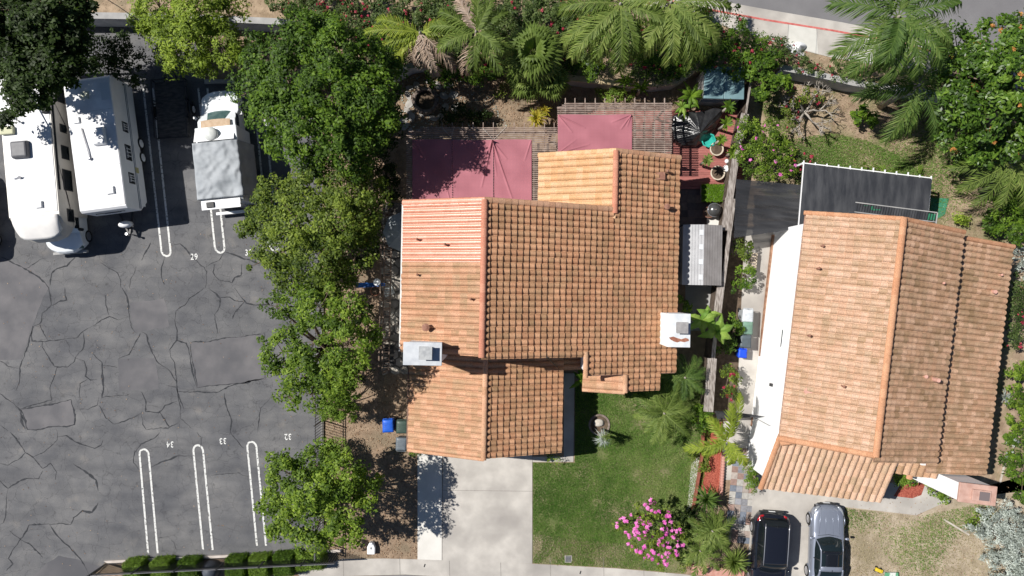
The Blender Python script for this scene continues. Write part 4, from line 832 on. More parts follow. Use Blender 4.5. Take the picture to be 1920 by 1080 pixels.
for a,b,c in(((3.9,2.5),(2.6,1.6),(.6,.95)),((2.5,2.8),(1.0,1.7),(-1.2,1.05)),((-1.0,2.75),(-2.6,2.2),(-4.2,1.9))):
    sw_.add([(hw+.015,a[0],a[1]),(hw+.015,b[0],b[1]),(hw+.015,c[0],c[1]),(hw+.015,c[0]+.25,c[1]),(hw+.015,b[0]+.30,b[1]+.10),(hw+.015,a[0]+.08,a[1]+.05)],[(0,1,2,3,4,5)])
sw_.build('side_stripe',mat('dark_stripe',(.06,.05,.055),rough=.4),mh)
sp=MB(); 
for k in range(10):
    q=k/10; a=(-.05+.75*q,-4.52+.05*math.sin(q*4)-.02*q,2.872-.0); b=(.02+.75*q,-4.58+.08*q,0)
sp.add([nose(x,y,2.885) for x,y in((.0,-4.50),(.2,-4.42),(.55,-4.43),(.8,-4.50),(.5,-4.47),(.25,-4.48))],[(0,1,2,3,4,5)]); sp.add([nose(x,y,2.875) for x,y in((.1,-4.53),(.35,-4.50),(.6,-4.60),(.62,-4.66),(.4,-4.57))],[(0,1,2,3,4)])
sp.build('bunk_emblem',MC['dark_stripe'],mh)
cabp=paint('cab_white',(.75,.78,.80),0,.3); cb=MB()
for_=[(-3.4,.45),(-5.35,.45),(-5.5,.6),(-5.52,.85),(-5.42,1.02),(-5.2,1.1),(-4.45,1.26),(-4.4,1.3),(-3.95,1.74),(-3.4,1.78)]; n=len(for_); cw=1.0
xs=[-cw,-cw*.96,-cw*.8,-cw*.4,0,cw*.4,cw*.8,cw*.96,cw]
def cn_(x,y,z): k=abs(x)/cw; return (x,y+.42*max(0,(-y-4.6)/.9)*k**3,z-.07*k**4)
cb.add([cn_(x,y,z) for x in xs for y,z in for_],[tuple(range(n)),tuple((len(xs)-1)*n+k for k in range(n))[::-1]]+[(a*n+i,(a+1)*n+i,(a+1)*n+(i+1)%n,a*n+(i+1)%n) for a in range(len(xs)-1) for i in range(n)])
for i,v in enumerate(cb.v): cb.v[i]=(v[0]+.22,v[1],v[2])
cb.build('cab',cabp,mh,smooth=False,bevel=.03); MB().box((.22,-5.44,.5),(1.9,.16,.2)).build('bumper',greycon,mh,bevel=.03)
MB().box((1.235,-3.9,1.45),(.02,.7,.42)).build('cab_window',glassdark,mh); MB().lathe((1.38,-4.3,1.35),[(.02,-.16),(.09,-.14),(.09,.14),(.02,.16)],8).build('door_mirror',blackplastic,mh); MB().box((1.0,-5.15,.85),(.28,.3,.18)).build('headlight',tealglass,mh,bevel=.03)
for sx,xx in((1,1.12),(-1,-.70)): wheel(mh,xx,-4.6,.36,.22,sx)
for sx in(1,-1): wheel(mh,sx*1.2,1.6,.38,.24,sx)
hatch(mh,-.75,1.7,z1+.02); hatch(mh,.35,-3.05,z1+.02); hatch(mh,-.3,3.6,z1+.02); [MB().box((0,yy,z1+.030),(2*hw-.2,.03,.008)).build('roof_seam',MC['seam'],mh) for yy in(-3.3,-.9,2.3)]; acunit(mh,-.35,-.1,z1+.02,mat('grey_plastic',(.10,.10,.11),(.13,.13,.14),4,.5),.95,.95,.3); MB().box((-.95,.95,z1+.12),(.72,.42,.2)).build('battery_box',mat('cream_plastic',(.55,.55,.38)),mh,bevel=.06)
acunit(mh,1.12,2.15,z1+.02,blackplastic,.4,1.0,.18); MB().lathe((-.55,-1.55,z1),[(.10,0),(.08,.06),(.03,.22),(.005,.3)],8).bar((-.85,-1.6,z1+.06),(-.45,-1.5,z1+.2),.04).build('roof_antenna',alloy,mh); pipe(mh,-.25,1.35,z1,.15,.05,True,rvw)
# tarped camper
cx,cy=P(418,290,1.2); cm=thing('camper_truck','white camper truck with a bare hood and windscreen, half wrapped in a grey cover','camper',(cx,cy+.3,0),.10)
b=MB().box((.15,-1.05,1.38),(2.25,4.1,2.06)); b.build('coach',cabp,cm,bevel=.06)
cb=MB(); pr=[(.9,.45),(3.2,.45),(3.32,.7),(3.28,1.0),(3.05,1.12),(2.1,1.28),(2.05,1.3),(1.45,1.95),(.9,2.0)]; n=len(pr); cw=1.02; xs=[-cw,-cw*.95,-cw*.7,-cw*.3,cw*.3,cw*.7,cw*.95,cw]
def cq(x,y,z): k=abs(x)/cw; return (x+.05,y-.30*max(0,(y-2.2)/1.1)*k**3,z-.05*k**4)
cb.add([cq(x,y,z) for x in xs for y,z in pr],[tuple(range(n))[::-1],tuple((len(xs)-1)*n+k for k in range(n))]+[(a*n+i,a*n+(i+1)%n,(a+1)*n+(i+1)%n,(a+1)*n+i) for a in range(len(xs)-1) for i in range(n)]); cb.build('cab',cabp,cm,bevel=.02)
MB().grid(lambda u,v:(.05+(u*2-1)*(.86-.08*v),2.08-.60*v-.16*abs(u*2-1)**2.5,1.30+.62*v),10,6).build('windscreen',tealglass,cm,solid=.03); MB().grid(lambda u,v:(.05+(u*2-1)*.80,1.42-.42*v+.05*(1-abs(u*2-1)**2),2.02+.10*v),8,4).build('sun_visor',mat('tan_trim',(.42,.30,.20),(.50,.38,.27),5,.8),cm,solid=.03)
ov=MB(); ov.add([(-.92,1.0,2.12),(1.0,1.0,2.12),(1.1,.85,2.3),(1.15,.2,2.62),(-1.0,.2,2.62),(-1.0,.85,2.3)],[(0,1,2,3,4,5)]).prism([(-.98,.1),(1.1,.1),(1.05,.95),(-.93,.95)],1.95,2.14); ov.build('overcab_panel',rvw,cm)
MB().lathe((-.05,.55,2.48),[(.02,0),(.36,.02),(.38,.1),(.30,.22),(.02,.26)],20).build('satellite_dome',mat('grimy_white',(.50,.52,.50),(.62,.63,.60),6,.6),cm,smooth=True)
for sg in(-1,1): MB().bar((sg*1.0+.05,1.7,1.35),(sg*1.28+.05,1.78,1.5),.03).box((sg*1.3+.05,1.78,1.5),(.08,.16,.28)).build('door_mirror',rvw,cm,bevel=.02); MB().box((sg*1.03+.05,1.45,1.55),(.02,.7,.4)).build('cab_window',glassdark,cm)
for sx in(1,-1): wheel(cm,sx*1.0,2.35,.36,.22,sx); wheel(cm,sx*1.08,-1.6,.36,.24,sx)
MB().box((.1,-3.2,2.5),(2.1,.5,.1)).build('rear_roof',rvw,cm,bevel=.02); MB().box((.10,-3.42,.45),(2.2,.16,.14)).build('bumper',rvw,cm,bevel=.02); wheel(cm,.85,-3.45,.36,.2,1)
ld=MB(); [ld.bar((.6,-3.25,z),(1.1,-3.25,z),.03) for z in(.8,1.1,1.4,1.7,2.0,2.3)]; ld.bar((.6,-3.25,.7),(.6,-3.25,2.6),.035).bar((1.1,-3.25,.7),(1.1,-3.25,2.6),.035).build('ladder',alloy,cm)
MB().box((-.45,-3.2,2.58),(.42,.3,.10)).build('roof_vent',blackplastic,cm,bevel=.02)
tarpm=mat('grey_cover',(.27,.29,.31),(.36,.38,.40),1.6,.65,.15,5)
def tarpf(u,v):
    # draped sheet: u across incl. sides, v along
    y=.12-3.0*v; x=(u*2-1); X=x*1.75; top=1.22
    if X<-top: xx=.15-1.2-.03; z=2.66-( -X-top)*1.5
    elif X>top: xx=.15+1.2+.45*(X-top); z=2.66-(X-top)*3.4
    else: xx=.15+X; z=2.66+.05*math.cos(X*1.3)
    w=.09*noise.noise((u*3.2+v*2,v*5,0))+.11*(1-abs(noise.noise((u*5+v*4,v*4-u*3,4.)))*2.2)*.5+.03*noise.noise((u*14,v*14,9))
    # hollow where the cover sags between the box and the side
    sag=.20*math.exp(-((xx-.75)/.38)**2-((v-.86)/.16)**2); return (xx+w*.6,y,z+w-sag)
cx,cy=P(418,290,1.2)
tp=MB().grid(tarpf,54,40).build('tarp_cover',tarpm,smooth=True,solid=.012,loc=(cx,cy+.3,0),rz=.10); tag(tp,'creased grey fabric cover draped over the camper truck','cover')
# flatbed trailer
cx,cy=P(322,205,.6); ft=thing('utility_trailer','dark open utility trailer with thin rails, in the shade beside the travel trailer','trailer',(cx,cy,0),.06)
MB().box((0,0,.55),(1.75,3.1,.08)).build('bed',mat('weathered_ply',(.035,.035,.037),(.09,.085,.08),3,.95,.5,stretch=(1,3,1)),ft)
rl_=MB()
for sx in(-1,1):
    rl_.bar((sx*.9,-1.6,.95),(sx*.9,1.6,.95),.05); [rl_.bar((sx*.9,y,.5),(sx*.9,y,.95),.04) for y in(-1.6,-.5,.5,1.6)]
rl_.bar((-.9,-1.6,.62),(.9,-1.6,.62),.06).bar((-.9,1.6,.95),(.9,1.6,.95),.05).bar((-.4,1.6,.5),(0,2.6,.5),.07).bar((.4,1.6,.5),(0,2.6,.5),.07); rl_.build('rail',blackmetal,ft)
for sx in(-1,1):
    wheel(ft,sx*1.02,0,.3,.18,sx,rvw); MB().tube([(sx*1.05,.42*math.cos(a),.3+.42*math.sin(a)) for a in[PI*i/10 for i in range(11)]],.05,6).build('mudguard',blackmetal,ft)
# ---------------------------------------------------------------- bins
def wheelie(label,px,py,rot,c,nm='wheelie_bin',group=None,hh=1.05,w=.62,d=.72,open_=False):
    m=mat('bin_'+str(c),c,tuple(q*1.25 for q in c),5,.45); lm=mat('binlid_'+str(c),tuple(q*1.2 for q in c),tuple(q*1.6 for q in c),4,.4)
    x,y=P(px,py,hh); t=thing(nm,label,'bin',(x,y,.012),rot,group)
    MB().box((0,0,hh*.47),(w*.95,d*.9,hh*.9),0,None,1.16).build('bin_body',m,t,bevel=.03)
    if open_: MB().box((0,0,hh*.93),(w*.8,d*.75,.02)).build('opening',blackplastic,t); MB().grid(lambda u,v:((u-.5)*w,d*.52+.06*math.sin(PI*v),hh*.95-v*.6),6,6).build('lid',lm,t,solid=.03)
    else:
        MB().grid(lambda u,v:((u-.5)*w*(1-.05*v),-d*.5+(v)*d,hh*.93+.055*math.sin(PI*min(1,max(0,u)))**.5*(1 if 0<v<1 else .3)),8,8).build('lid',lm,t,solid=.04,smooth=True)
        rb=MB(); [rb.box((0,q*d,hh*.93+.055),(w*.7,.02,.02)) for q in(-.25,-.1,.05,.2)]; rb.build('lid_rib',lm,t)
    MB().bar((-w*.4,d*.56,hh*.90),(w*.4,d*.56,hh*.90),.035).box((-w*.38,d*.5,hh*.90),(.04,.12,.04)).box((w*.38,d*.5,hh*.90),(.04,.12,.04)).build('handle',m,t)
    for sx in(-1,1):
        o=MB().lathe((0,0,0),[(.02,-.03),(.12,-.03),(.12,.03),(.02,.03)],14); o.v=[(v[2],v[0],v[1]) for v in o.v]; o.build('wheel',rubber,t,loc=(sx*w*.42,d*.38,.12))
    return t
BL=(.012,.07,.36); GN=(.035,.055,.045); GY=(.09,.105,.12)
wheelie('blue wheelie bin on the bare soil beside the garage roof',727,799,.05,BL); wheelie('dark green wheelie bin between the blue bin and the garage',753,801,.0,GN); wheelie('slate grey wheelie bin just below the green one by the garage',752,833,PI-.05,GY)
wheelie('pale grey bin with a light lid, topmost in the side passage row',1403,592,-.06,(.36,.38,.40)); wheelie('faded green bin directly below the pale grey one in the passage',1402,615,-.06,(.10,.17,.13)); wheelie('charcoal bin between the faded green and the blue passage bins',1399,640,-.06,(.055,.07,.08)); wheelie('small blue bin at the lower end of the side passage row',1393,663,-.08,(.01,.05,.45),hh=.8,w=.5,d=.5)
# ---------------------------------------------------------------- pergolas, sails
def pergola(label,x0,y0,x1,y1,z,raft,nsl,ext=8,sx0=0,sx1=0,skip=lambda i:(0,1)):
    a=P(x0,y1,z); b=P(x1,y0,z); t=thing('pergola',label,'pergola',((a[0]+b[0])/2,(a[1]+b[1])/2,0)); ox,oy=t.location[:2]
    for r in raft:
        X=P(r,0,z-.1)[0]-ox; MB().bar((X,a[1]-oy,z-.12),(X,b[1]-oy+.22,z-.12),.04,.14).build('rafter',lattewood,t)
    for i in range(nsl):
        Y=b[1]-oy-.08-(b[1]-a[1]-.12)*i/(nsl-1); s,e=skip(i); MB().bar((a[0]-ox+(b[0]-a[0])*s,Y+random.uniform(-.006,.006),z-.02+random.uniform(-.004,.004)),(a[0]-ox+(b[0]-a[0])*e+random.uniform(-.02,.02),Y+random.uniform(-.006,.006),z-.02),.05,.04).build('slat',lattewood,t)
    for X in(a[0]-ox+.3,b[0]-ox-.3):
        for Y in(a[1]-oy+.3,b[1]-oy-.25): MB().box((X,Y,(z-.2)/2),(.11,.11,z-.2)).build('post',lattewood,t)
    for Y in(a[1]-oy+.3,b[1]-oy-.25): MB().bar((a[0]-ox,Y,z-.26),(b[0]-ox,Y,z-.26),.07,.15).build('beam',lattewood,t)
    return t
pergola('long low slatted pergola with brown slats beside the buff roof wing',762,237,1044,381,2.7,[810,829,848,867,887,906,925,945,964,983,1001,1021,1039],40,skip=lambda i:(max(0,.09-.028*i),1))
pergola('taller slatted pergola behind the buff roof wing, over the red deck',1045,191,1260,292,3.0,[1060,1078,1097,1116,1134,1153,1172,1190,1209,1227,1246],29,skip=lambda i:(max(0,.06-.02*i),1))
def sailmat(name,c1,c2):
    m,nt,b,N,L=nodes(name); tc=N('ShaderNodeTexCoord'); w=[]
    for d in('X','Y'):
        q=N('ShaderNodeTexWave'); q.bands_direction=d; q.inputs['Scale'].default_value=4.2; q.inputs['Distortion'].default_value=.3; L(tc.outputs['Object'],q.inputs[0]); r=N('ShaderNodeValToRGB'); r.color_ramp.elements[0].position=.0; r.color_ramp.elements[0].color=(.86,.86,.86,1); r.color_ramp.elements[1].position=.12; L(q.outputs['Fac'],r.inputs[0]); w.append(r.outputs[0])
    n=N('ShaderNodeTexNoise'); n.inputs['Scale'].default_value=.8; L(tc.outputs['Object'],n.inputs[0]); r=N('ShaderNodeValToRGB'); r.color_ramp.elements[0].position=.3; r.color_ramp.elements[1].position=.7; r.color_ramp.elements[0].color=lin(c1); r.color_ramp.elements[1].color=lin(c2); L(n.outputs[0],r.inputs[0]); c=r.outputs[0]
    for q in w: x=N('ShaderNodeMix'); x.data_type='RGBA'; x.blend_type='MULTIPLY'; x.inputs['Factor'].default_value=1; L(c,x.inputs['A']); L(q,x.inputs['B']); c=x.outputs['Result']
    L(c,b.inputs['Base Color']); b.inputs['Roughness'].default_value=.8; return m
sm=sailmat('pink_shade_cloth',(.31,.105,.13),(.40,.145,.175))
def sail(label,x0,y0,x1,y1,z,pulls):
    a=P(x0,y1,z); b=P(x1,y0,z); W=b[0]-a[0]; D=b[1]-a[1]
    def f(u,v):
        x=u*W; y=v*D; h=.02*math.sin(PI*u)*math.sin(PI*v)
        for q in pulls:
            ax,ay,bx_,by_=[P(q[0],q[1],z)[0]-a[0],P(q[0],q[1],z)[1]-a[1],P(q[2],q[3],z)[0]-a[0],P(q[2],q[3],z)[1]-a[1]]; dx=bx_-ax; dy=by_-ay; L2=dx*dx+dy*dy; t=((x-ax)*dx+(y-ay)*dy)/L2; tt=min(1,max(0,t)); d=math.hypot(x-ax-dx*tt,y-ay-dy*tt)
            h+=q[4]*(1-.75*tt)*math.exp(-(d/(.022+.03*tt))**2)
        h+=.012*math.sin(3.1*x+1.1*y)+.007*math.sin(5.3*y-2.2*x)
        e=.05*(abs(2*u-1)**8); return (x,y+.02*math.sin(9*u)*(v**6),h-e*0)
    o=MB().grid(f,260,140).build('shade_sail',sm,smooth=True,solid=.01,loc=(a[0],a[1],z)); return tag(o,label,'shade cloth')
sail('left pink shade cloth with wide creases, on the long pergola',773,262,997,381,2.74,[(923,264,897,325,.09),(923,264,903,350,.09),(923,264,938,300,.08),(923,264,960,372,.10),(923,264,950,298,.07),(923,264,911,300,.08),(923,264,931,330,.05),(828,380,812,350,.05),(845,380,835,345,.06),(778,266,797,298,.05),(775,264,790,285,.05),(995,266,984,300,.05),(848,264,848,380,.03),(925,264,925,380,.03)])
sail('right pink shade cloth, a plain rectangle on the taller pergola',1046,215,1185,288,3.04,[(1048,217,1096,240,.07),(1048,218,1072,247,.06),(1183,217,1165,241,.07),(1183,216,1148,229,.06),(1183,218,1176,236,.05),(1048,287,1104,271,.05),(1048,286,1080,262,.03)])
lc=blackplastic
for i,(x,y0_,y1_) in enumerate(((848,264,381),(925,266,381))):
    o=MB(); a=P(x,y0_,2.79); b=P(x,y1_,2.79); n=40 if i else 26
    for k in range(n): o.box((a[0]+(b[0]-a[0])*(k+.5)/n,a[1]+(b[1]-a[1])*(k+.5)/n,0),(.035,.05,.02))
    tag(o.build('lacing',lc,loc=(0,0,2.80)),'black lacing along the '+('right' if i else 'left')+' seam of the larger pink cloth','lacing')
rp=MB()
for pts in(((905,240,2.75),(925,262,2.76),(950,237,2.75)),((830,240,2.72),(846,258,2.75),(852,237,2.72))): rp.tube([P3(*q) for q in pts],.012,5)
tag(rp.build('rope',mat('pale_rope',(.45,.42,.38))),'pale ropes tying the pink cloth to the pergola rafters','rope')
# ---------------------------------------------------------------- back yard pieces
x,y=P(1352,160,1.5); sh=thing('garden_shed','pale teal resin garden shed with a dappled lid, beside the top wall','shed',(x,y,0),-.03)
teal=mat('teal_resin',(.12,.20,.22),(.17,.27,.29),1.5,.5); MB().box((0,0,.95),(2.05,1.55,1.9)).build('shed_body',mat('beige_resin',(.38,.36,.36),(.46,.44,.43),3,.6),sh,bevel=.02)
MB().box((-.52,0,1.97),(1.09,1.75,.12)).build('lid',teal,sh,bevel=.03); MB().box((.58,0,1.97),(1.08,1.75,.12)).build('lid',teal,sh,bevel=.03); MB().box((0,-.80,1.2),(2.0,.03,.4)).build('front_panel',mat('slate_resin',(.10,.12,.15)),sh)
# covered grill
x,y=P(1302,243,.8); cg=thing('covered_furniture','crumpled black plastic sheet over garden furniture beside the taller pergola','covered furniture',(x,y,0.15),0)
ol=[(1262,218,.55),(1284,211,.7),(1304,211,.75),(1322,209,.6),(1338,203,.75),(1352,206,.8),(1353,216,.6),(1345,232,.45),(1334,250,.35),(1322,264,.3),(1304,275,.3),(1280,275,.35),(1263,262,.5),(1258,240,.55)]
ol=[(P(a,b,c)[0]-x,P(a,b,c)[1]-y,c) for a,b,c in ol]; ap=(P(1312,250,1.15)[0]-x,P(1312,250,1.15)[1]-y,1.15)
def cover(u,v):
    i=(u%1)*len(ol); j=int(i)%len(ol); q=i-int(i); q=q*q*(3-2*q); e=[ol[j][k]*(1-q)+ol[(j+1)%len(ol)][k]*q for k in range(3)]; r=1-v
    if v<.2: k=v/.2; return (ap[0]+(e[0]-ap[0])*(1.05-.05*k),ap[1]+(e[1]-ap[1])*(1.05-.05*k),e[2]*k**.7)
    k=(v-.2)/.8; f=.06*(1-k)*noise.noise((e[0]*3.,e[1]*3.,k*1.2))+.05*(1-abs(noise.noise((e[0]*2.6+5,e[1]*2.6,k)))*2.5)*k*(1-k)*3
    return (ap[0]+(e[0]-ap[0])*(1-k),ap[1]+(e[1]-ap[1])*(1-k),e[2]+(ap[2]-e[2])*k**1.15+f)
MB().grid(cover,120,26).build('plastic_sheet',mat('black_sheet',(.016,.016,.018),(.028,.028,.03),4,.3,.5,7,spec=.6),cg,smooth=True); MB().box((.1,-.1,.12),(1.4,.8,.24)).build('covered_table',blackplastic,cg)
x,y=P(1328,263,.5); tub=thing('plastic_tub','bright teal octagonal plastic tub beside the black sheet','tub',(x,y,.15)); MB().lathe((0,0,0),[(.26,0),(.36,.36),(.42,.38),(.42,.42),(.35,.42),(.33,.30),(.30,.2),(.01,.2)],8).build('tub',mat('teal_plastic',(.03,.33,.27),(.04,.40,.33),3,.4),tub)
x,y=P(1322,246,1.1); 
def pot(label,px,py,r,h,c,soil=True,z=.15):
    x,y=P(px,py,z+h); t=thing('plant_pot',label,'pot',(x,y,z)); MB().lathe((0,0,0),[(r*.66,0),(r*.95,h*.88),(r*1.08,h*.9),(r*1.08,h),(r*.9,h),(r*.86,h*.86),(.01,h*.86)],24).build('pot',c,t,smooth=False)
    if soil: MB().lathe((0,0,h*.86),[(r*.86,.0),(r*.85,.02),(.01,.03)],20).build('soil',MC['dark_soil'],t)
    return t
cream=mat('cream_glaze',(.50,.42,.32),(.60,.53,.43),5,.5); terra=mat('terracotta',(.36,.15,.09),(.46,.21,.13),5,.85)
pot('cream glazed pot with bare soil, upper one beside the red deck',1344,279,.36,.42,cream); pot('cream glazed pot holding a small tree, lower one beside the red deck',1346,324,.38,.42,cream)
pot('red clay pot under the trees by the timber rail',703,546,.26,.3,terra,z=.01)
st=thing('garden_statue','small white garden statue of rounded boulders beside the lower cream pot','statue',P3(1361,317,.3)[:2]+(.15,)); 
for a,b,z,r in((0,0,.25,.22),(.12,-.1,.45,.15),(-.30,-.16,.15,.16),(.02,.42,.28,.13),(.25,-.05,.15,.16)): MB().lathe((a,b,z),[(.01,-r),(r*.7,-r*.7),(r,0),(r*.7,r*.7),(.01,r)],12).build('stone',whitepaint,st,smooth=True)
bl=MB().grid(lambda u,v:((u-.5)*1.65+.015*math.sin(v*40),(v-.5)*.98+.01*math.sin(u*50),0),4,4); x,y=P(1342,362,.35)
tf=thing('turf_mat','rectangle of bright artificial turf on the dark paving','turf mat',(x,y,0)); MB().box((0,0,.24),(1.62,.95,.34)).build('planter_box',greywood,tf)
def blades(name,poly,dens,h,leaf,parent,z=0,spread=.5,w=.02,world=True,seed=1,area=None,tf=None):
    r=np.random.default_rng(seed); p=np.array(poly); mn=p.min(0); mx=p.max(0); n=int(dens*(mx[0]-mn[0])*(mx[1]-mn[1])); q=mn+r.random((n,2))*(mx-mn)
    ins=np.zeros(n,bool); j=len(p)-1
    for i in range(len(p)):
        c=((p[i,1]>q[:,1])!=(p[j,1]>q[:,1]))&(q[:,0]<(p[j,0]-p[i,0])*(q[:,1]-p[i,1])/(p[j,1]-p[i,1]+1e-9)+p[i,0]); ins^=c; j=i
    q=q[ins]
    if area is not None: q=q[area(q,r)]
    n=len(q); az=r.random(n)*2*PI; hh=h*(.5+r.random(n)); L_=hh*spread*(.5+r.random(n)); d=np.stack([np.cos(az),np.sin(az),0*az],1); s=np.stack([-np.sin(az),np.cos(az),0*az],1)*w*.5
    b=np.concatenate([q,np.full((n,1),z)],1); m=b+d*L_[:,None]*.4+np.array([0,0,1])*hh[:,None]*.7; e=b+d*L_[:,None]+np.array([0,0,1])*hh[:,None]
    V=np.stack([b-s,b+s,m+s*.8,e],1).reshape(-1,3)
    lowf=np.sin(q[:,0]*.9+1.3*np.sin(q[:,1]*.7))*np.sin(q[:,1]*.8+1.1*np.sin(q[:,0]*.6)); T=np.clip((.45+.22*lowf if tf is None else tf(q))+r.normal(size=n)*.16,0,1)
    return npmesh(name,V,np.arange(4*n).reshape(-1,4),np.repeat(T,4),leafm(leaf),parent)
LF['turf']=[(.08,.16,.012),(.15,.28,.02),(.24,.38,.04)]; blades('turf',[(-.83,-.49),(.83,-.49),(.83,.49),(-.83,.49)],3500,.07,'turf',tf,.41,.8,.02)
x,y=P(1341,393,.9); kg=thing('kettle_grill','round grill with a dark shiny lid, below the bright turf mat','grill',(x,y,.03)); MB().lathe((0,0,0),[(.12,.38),(.30,.48),(.37,.66),(.37,.70),(.33,.84),(.2,.94),(.02,.98)],28).build('lid',mat('dark_enamel',(.05,.05,.05),(.07,.07,.07),3,.25,spec=.7),kg,smooth=True)
MB().lathe((0,0,.68),[(.375,0),(.39,0),(.39,.03),(.375,.03)],28).build('rim_band',alloy,kg); MB().bar((-.06,0,1.0),(.06,0,1.0),.03).build('handle',greywood,kg); lg=MB(); [lg.tube([(.2*math.cos(a),.2*math.sin(a),.5),(.33*math.cos(a),.33*math.sin(a),0)],.015,6) for a in(.5,2.6,4.7)]; lg.build('leg',alloy,kg)
x,y=P(1325,402,.4); pot('squat brown clay bowl half hidden by the round grill',1329,398,.3,.4,mat('brown_clay',(.14,.07,.05),(.2,.1,.07),5,.8),z=.03)
# grey ribbed shed roof
x,y=P(1318,478,2.2); ms=thing('storage_shed','narrow storage shed with a grey ribbed two tone roof, beside the house','shed',(x,y,0),-.02)
w_=2.12/2; d_=3.25/2; MB().yprism([(-w_+.05,0),(w_-.05,0),(w_-.05,2.0),(0,2.3),(-w_+.05,2.0)],-d_+.05,d_-.05).build('shed_body',mat('taupe_resin',(.22,.20,.19)),ms)
def ribroof(x0,x1,z0,z1,m,nm):
    o=MB(); o.add([(x0,-d_,z0),(x1,-d_,z1),(x1,d_,z1),(x0,d_,z0),(x0,-d_,z0-.04),(x1,-d_,z1-.04),(x1,d_,z1-.04),(x0,d_,z0-.04)],[(0,1,2,3),(7,6,5,4),(0,4,5,1),(1,5,6,2),(2,6,7,3),(3,7,4,0)]); n=7
    for k in range(1,n): q=k/n; xx=x0+(x1-x0)*q; zz=z0+(z1-z0)*q; o.bar((xx,-d_,zz+.008),(xx,d_,zz+.008),.025,.02)
    for yy in(-.8,.0,.8): o.bar((x0,yy,z0+.006),(x1,yy,z1+.006),.03,.012)
    return o.build(nm,m,ms)
ribroof(-w_,0,2.07,2.38,mat('light_ribbed',(.34,.34,.35),(.40,.40,.41),2,.6),'roof_panel'); ribroof(0,w_,2.38,2.07,mat('dark_ribbed',(.20,.185,.18),(.25,.235,.23),2,.6),'roof_panel')
sk_=MB(); [sk_.box((-.14,yy,2.375),(.22,.28,.03)) for yy in(-1.2,-.38,.42,1.2)]; sk_.build('skylight',mat('skylight',(.60,.62,.64)),ms)
# timber boundary wall with a weathered board top
bt=thing('boundary_fence','tall weathered grey timber boundary fence with a broken wide board top, between the two houses','fence',P3(1360,420)); bx,by=bt.location[:2]
def seg(p0,p1,w,z,m=greywood,n='board_top'):
    a=Vector(P3(p0[0],p0[1],z))-Vector((bx,by,0)); b=Vector(P3(p1[0],p1[1],z))-Vector((bx,by,0)); MB().bar(a,b,w,.05).build(n,m,bt); MB().bar((a.x,a.y,z/2-.02),(b.x,b.y,z/2-.02),.07,z-.05).build('fence_panel',mat('dark_wood',(.06,.045,.035),(.12,.09,.07),4,.9),bt)
seg((1408,150),(1398,215),.10,1.7); seg((1397,213),(1386,262),.42,1.7); seg((1387,262),(1379,300),.22,1.7); seg((1379,298),(1368,372),.38,1.72); seg((1370,372),(1362,432),.58,1.7); seg((1368,432),(1356,530),.22,1.72); seg((1352,530),(1345,590),.42,1.7); seg((1335,672),(1328,772),.52,1.7)
seg((1345,590),(1337,672),.2,1.68)
# black canopies
bcm,nt,b,N,L=nodes('black_shade_net'); b.inputs['Base Color'].default_value=(.022,.023,.027,1); b.inputs['Roughness'].default_value=.7; tr=N('ShaderNodeBsdfTransparent'); mx=N('ShaderNodeMixShader'); tc=N('ShaderNodeTexCoord'); nz=N('ShaderNodeTexNoise'); nz.inputs['Scale'].default_value=1.5; mp=N('ShaderNodeMapping'); mp.inputs['Scale'].default_value=(.3,3,1); mp.inputs['Rotation'].default_value=(0,0,.25); L(tc.outputs['Object'],mp.inputs[0]); L(mp.outputs[0],nz.inputs[0]); rr=N('ShaderNodeMapRange'); rr.inputs[1].default_value=.3; rr.inputs[2].default_value=.75; rr.inputs[3].default_value=.0; rr.inputs[4].default_value=.22; L(nz.outputs[0],rr.inputs[0]); L(rr.outputs[0],mx.inputs[0]); L(b.outputs[0],mx.inputs[1]); L(tr.outputs[0],mx.inputs[2]); L(mx.outputs[0],nt.nodes['Material Output'].inputs[0])
def quadsheet(c,n,m,amp,seed=0):
    c=[Vector(P3(*q)) for q in c]; o=c[0]
    def f(u,v):
        p=(c[0]*(1-u)+c[1]*u)*(1-v)+(c[3]*(1-u)+c[2]*u)*v-Vector((o.x,o.y,0)); s=4*u*(1-u)*4*v*(1-v); return (p.x,p.y,p.z-amp*s+.03*math.sin(14*u+9*v+seed)*s)
    return MB().grid(f,n,m),(o.x,o.y,0)
mb,l=quadsheet([(1376,446,2.3),(1500,428,2.2),(1507,347,2.2),(1380,336,2.3)],60,50,.22); mb.v=[(x,y,z+.12*noise.noise((x*.8+y*2.2,y*3.2,1.))) for x,y,z in mb.v]; tag(mb.build('shade_net',bcm,smooth=True,loc=l),'see through black shade net stretched between the fence and the white framed canopy','shade net')
mb,l=quadsheet([(1350,790,1.7),(1433,778,2.3),(1437,783,2.25),(1352,800,1.5)],20,6,.05); 
nm_,l=quadsheet([(1340,770,1.6),(1375,772,1.9),(1434,781,2.2),(1345,786,1.5)],20,8,.1); tag(nm_.build('shade_net',bcm,smooth=True,loc=l),'thin strip of black net hung across the side passage above the palm','shade net')
ca=thing('patio_canopy','white framed patio canopy with a plain black roof, behind the eastern house','canopy',P3(1620,370)); bx,by=ca.location[:2]
mb,l=quadsheet([(1497,428,2.5),(1736,420,2.5),(1745,336,2.5),(1507,308,2.5)],16,10,.0); o=mb.build('roof_sheet',mat('bitumen',(.024,.026,.032),(.058,.060,.066),1.5,.75,.2,stretch=(2.2,.45,1)),ca,loc=(l[0]-bx,l[1]-by,.06),solid=-.04)
fr=[(1507,306,2.45),(1746,334,2.45),(1737,422,2.45),(1496,440,2.45)]; fp=[Vector(P3(*q))-Vector((bx,by,0)) for q in fr]
for i in(0,1,3): MB().bar(fp[i],fp[(i+1)%4],.05,.10).build('frame_beam',whitepaint,ca)
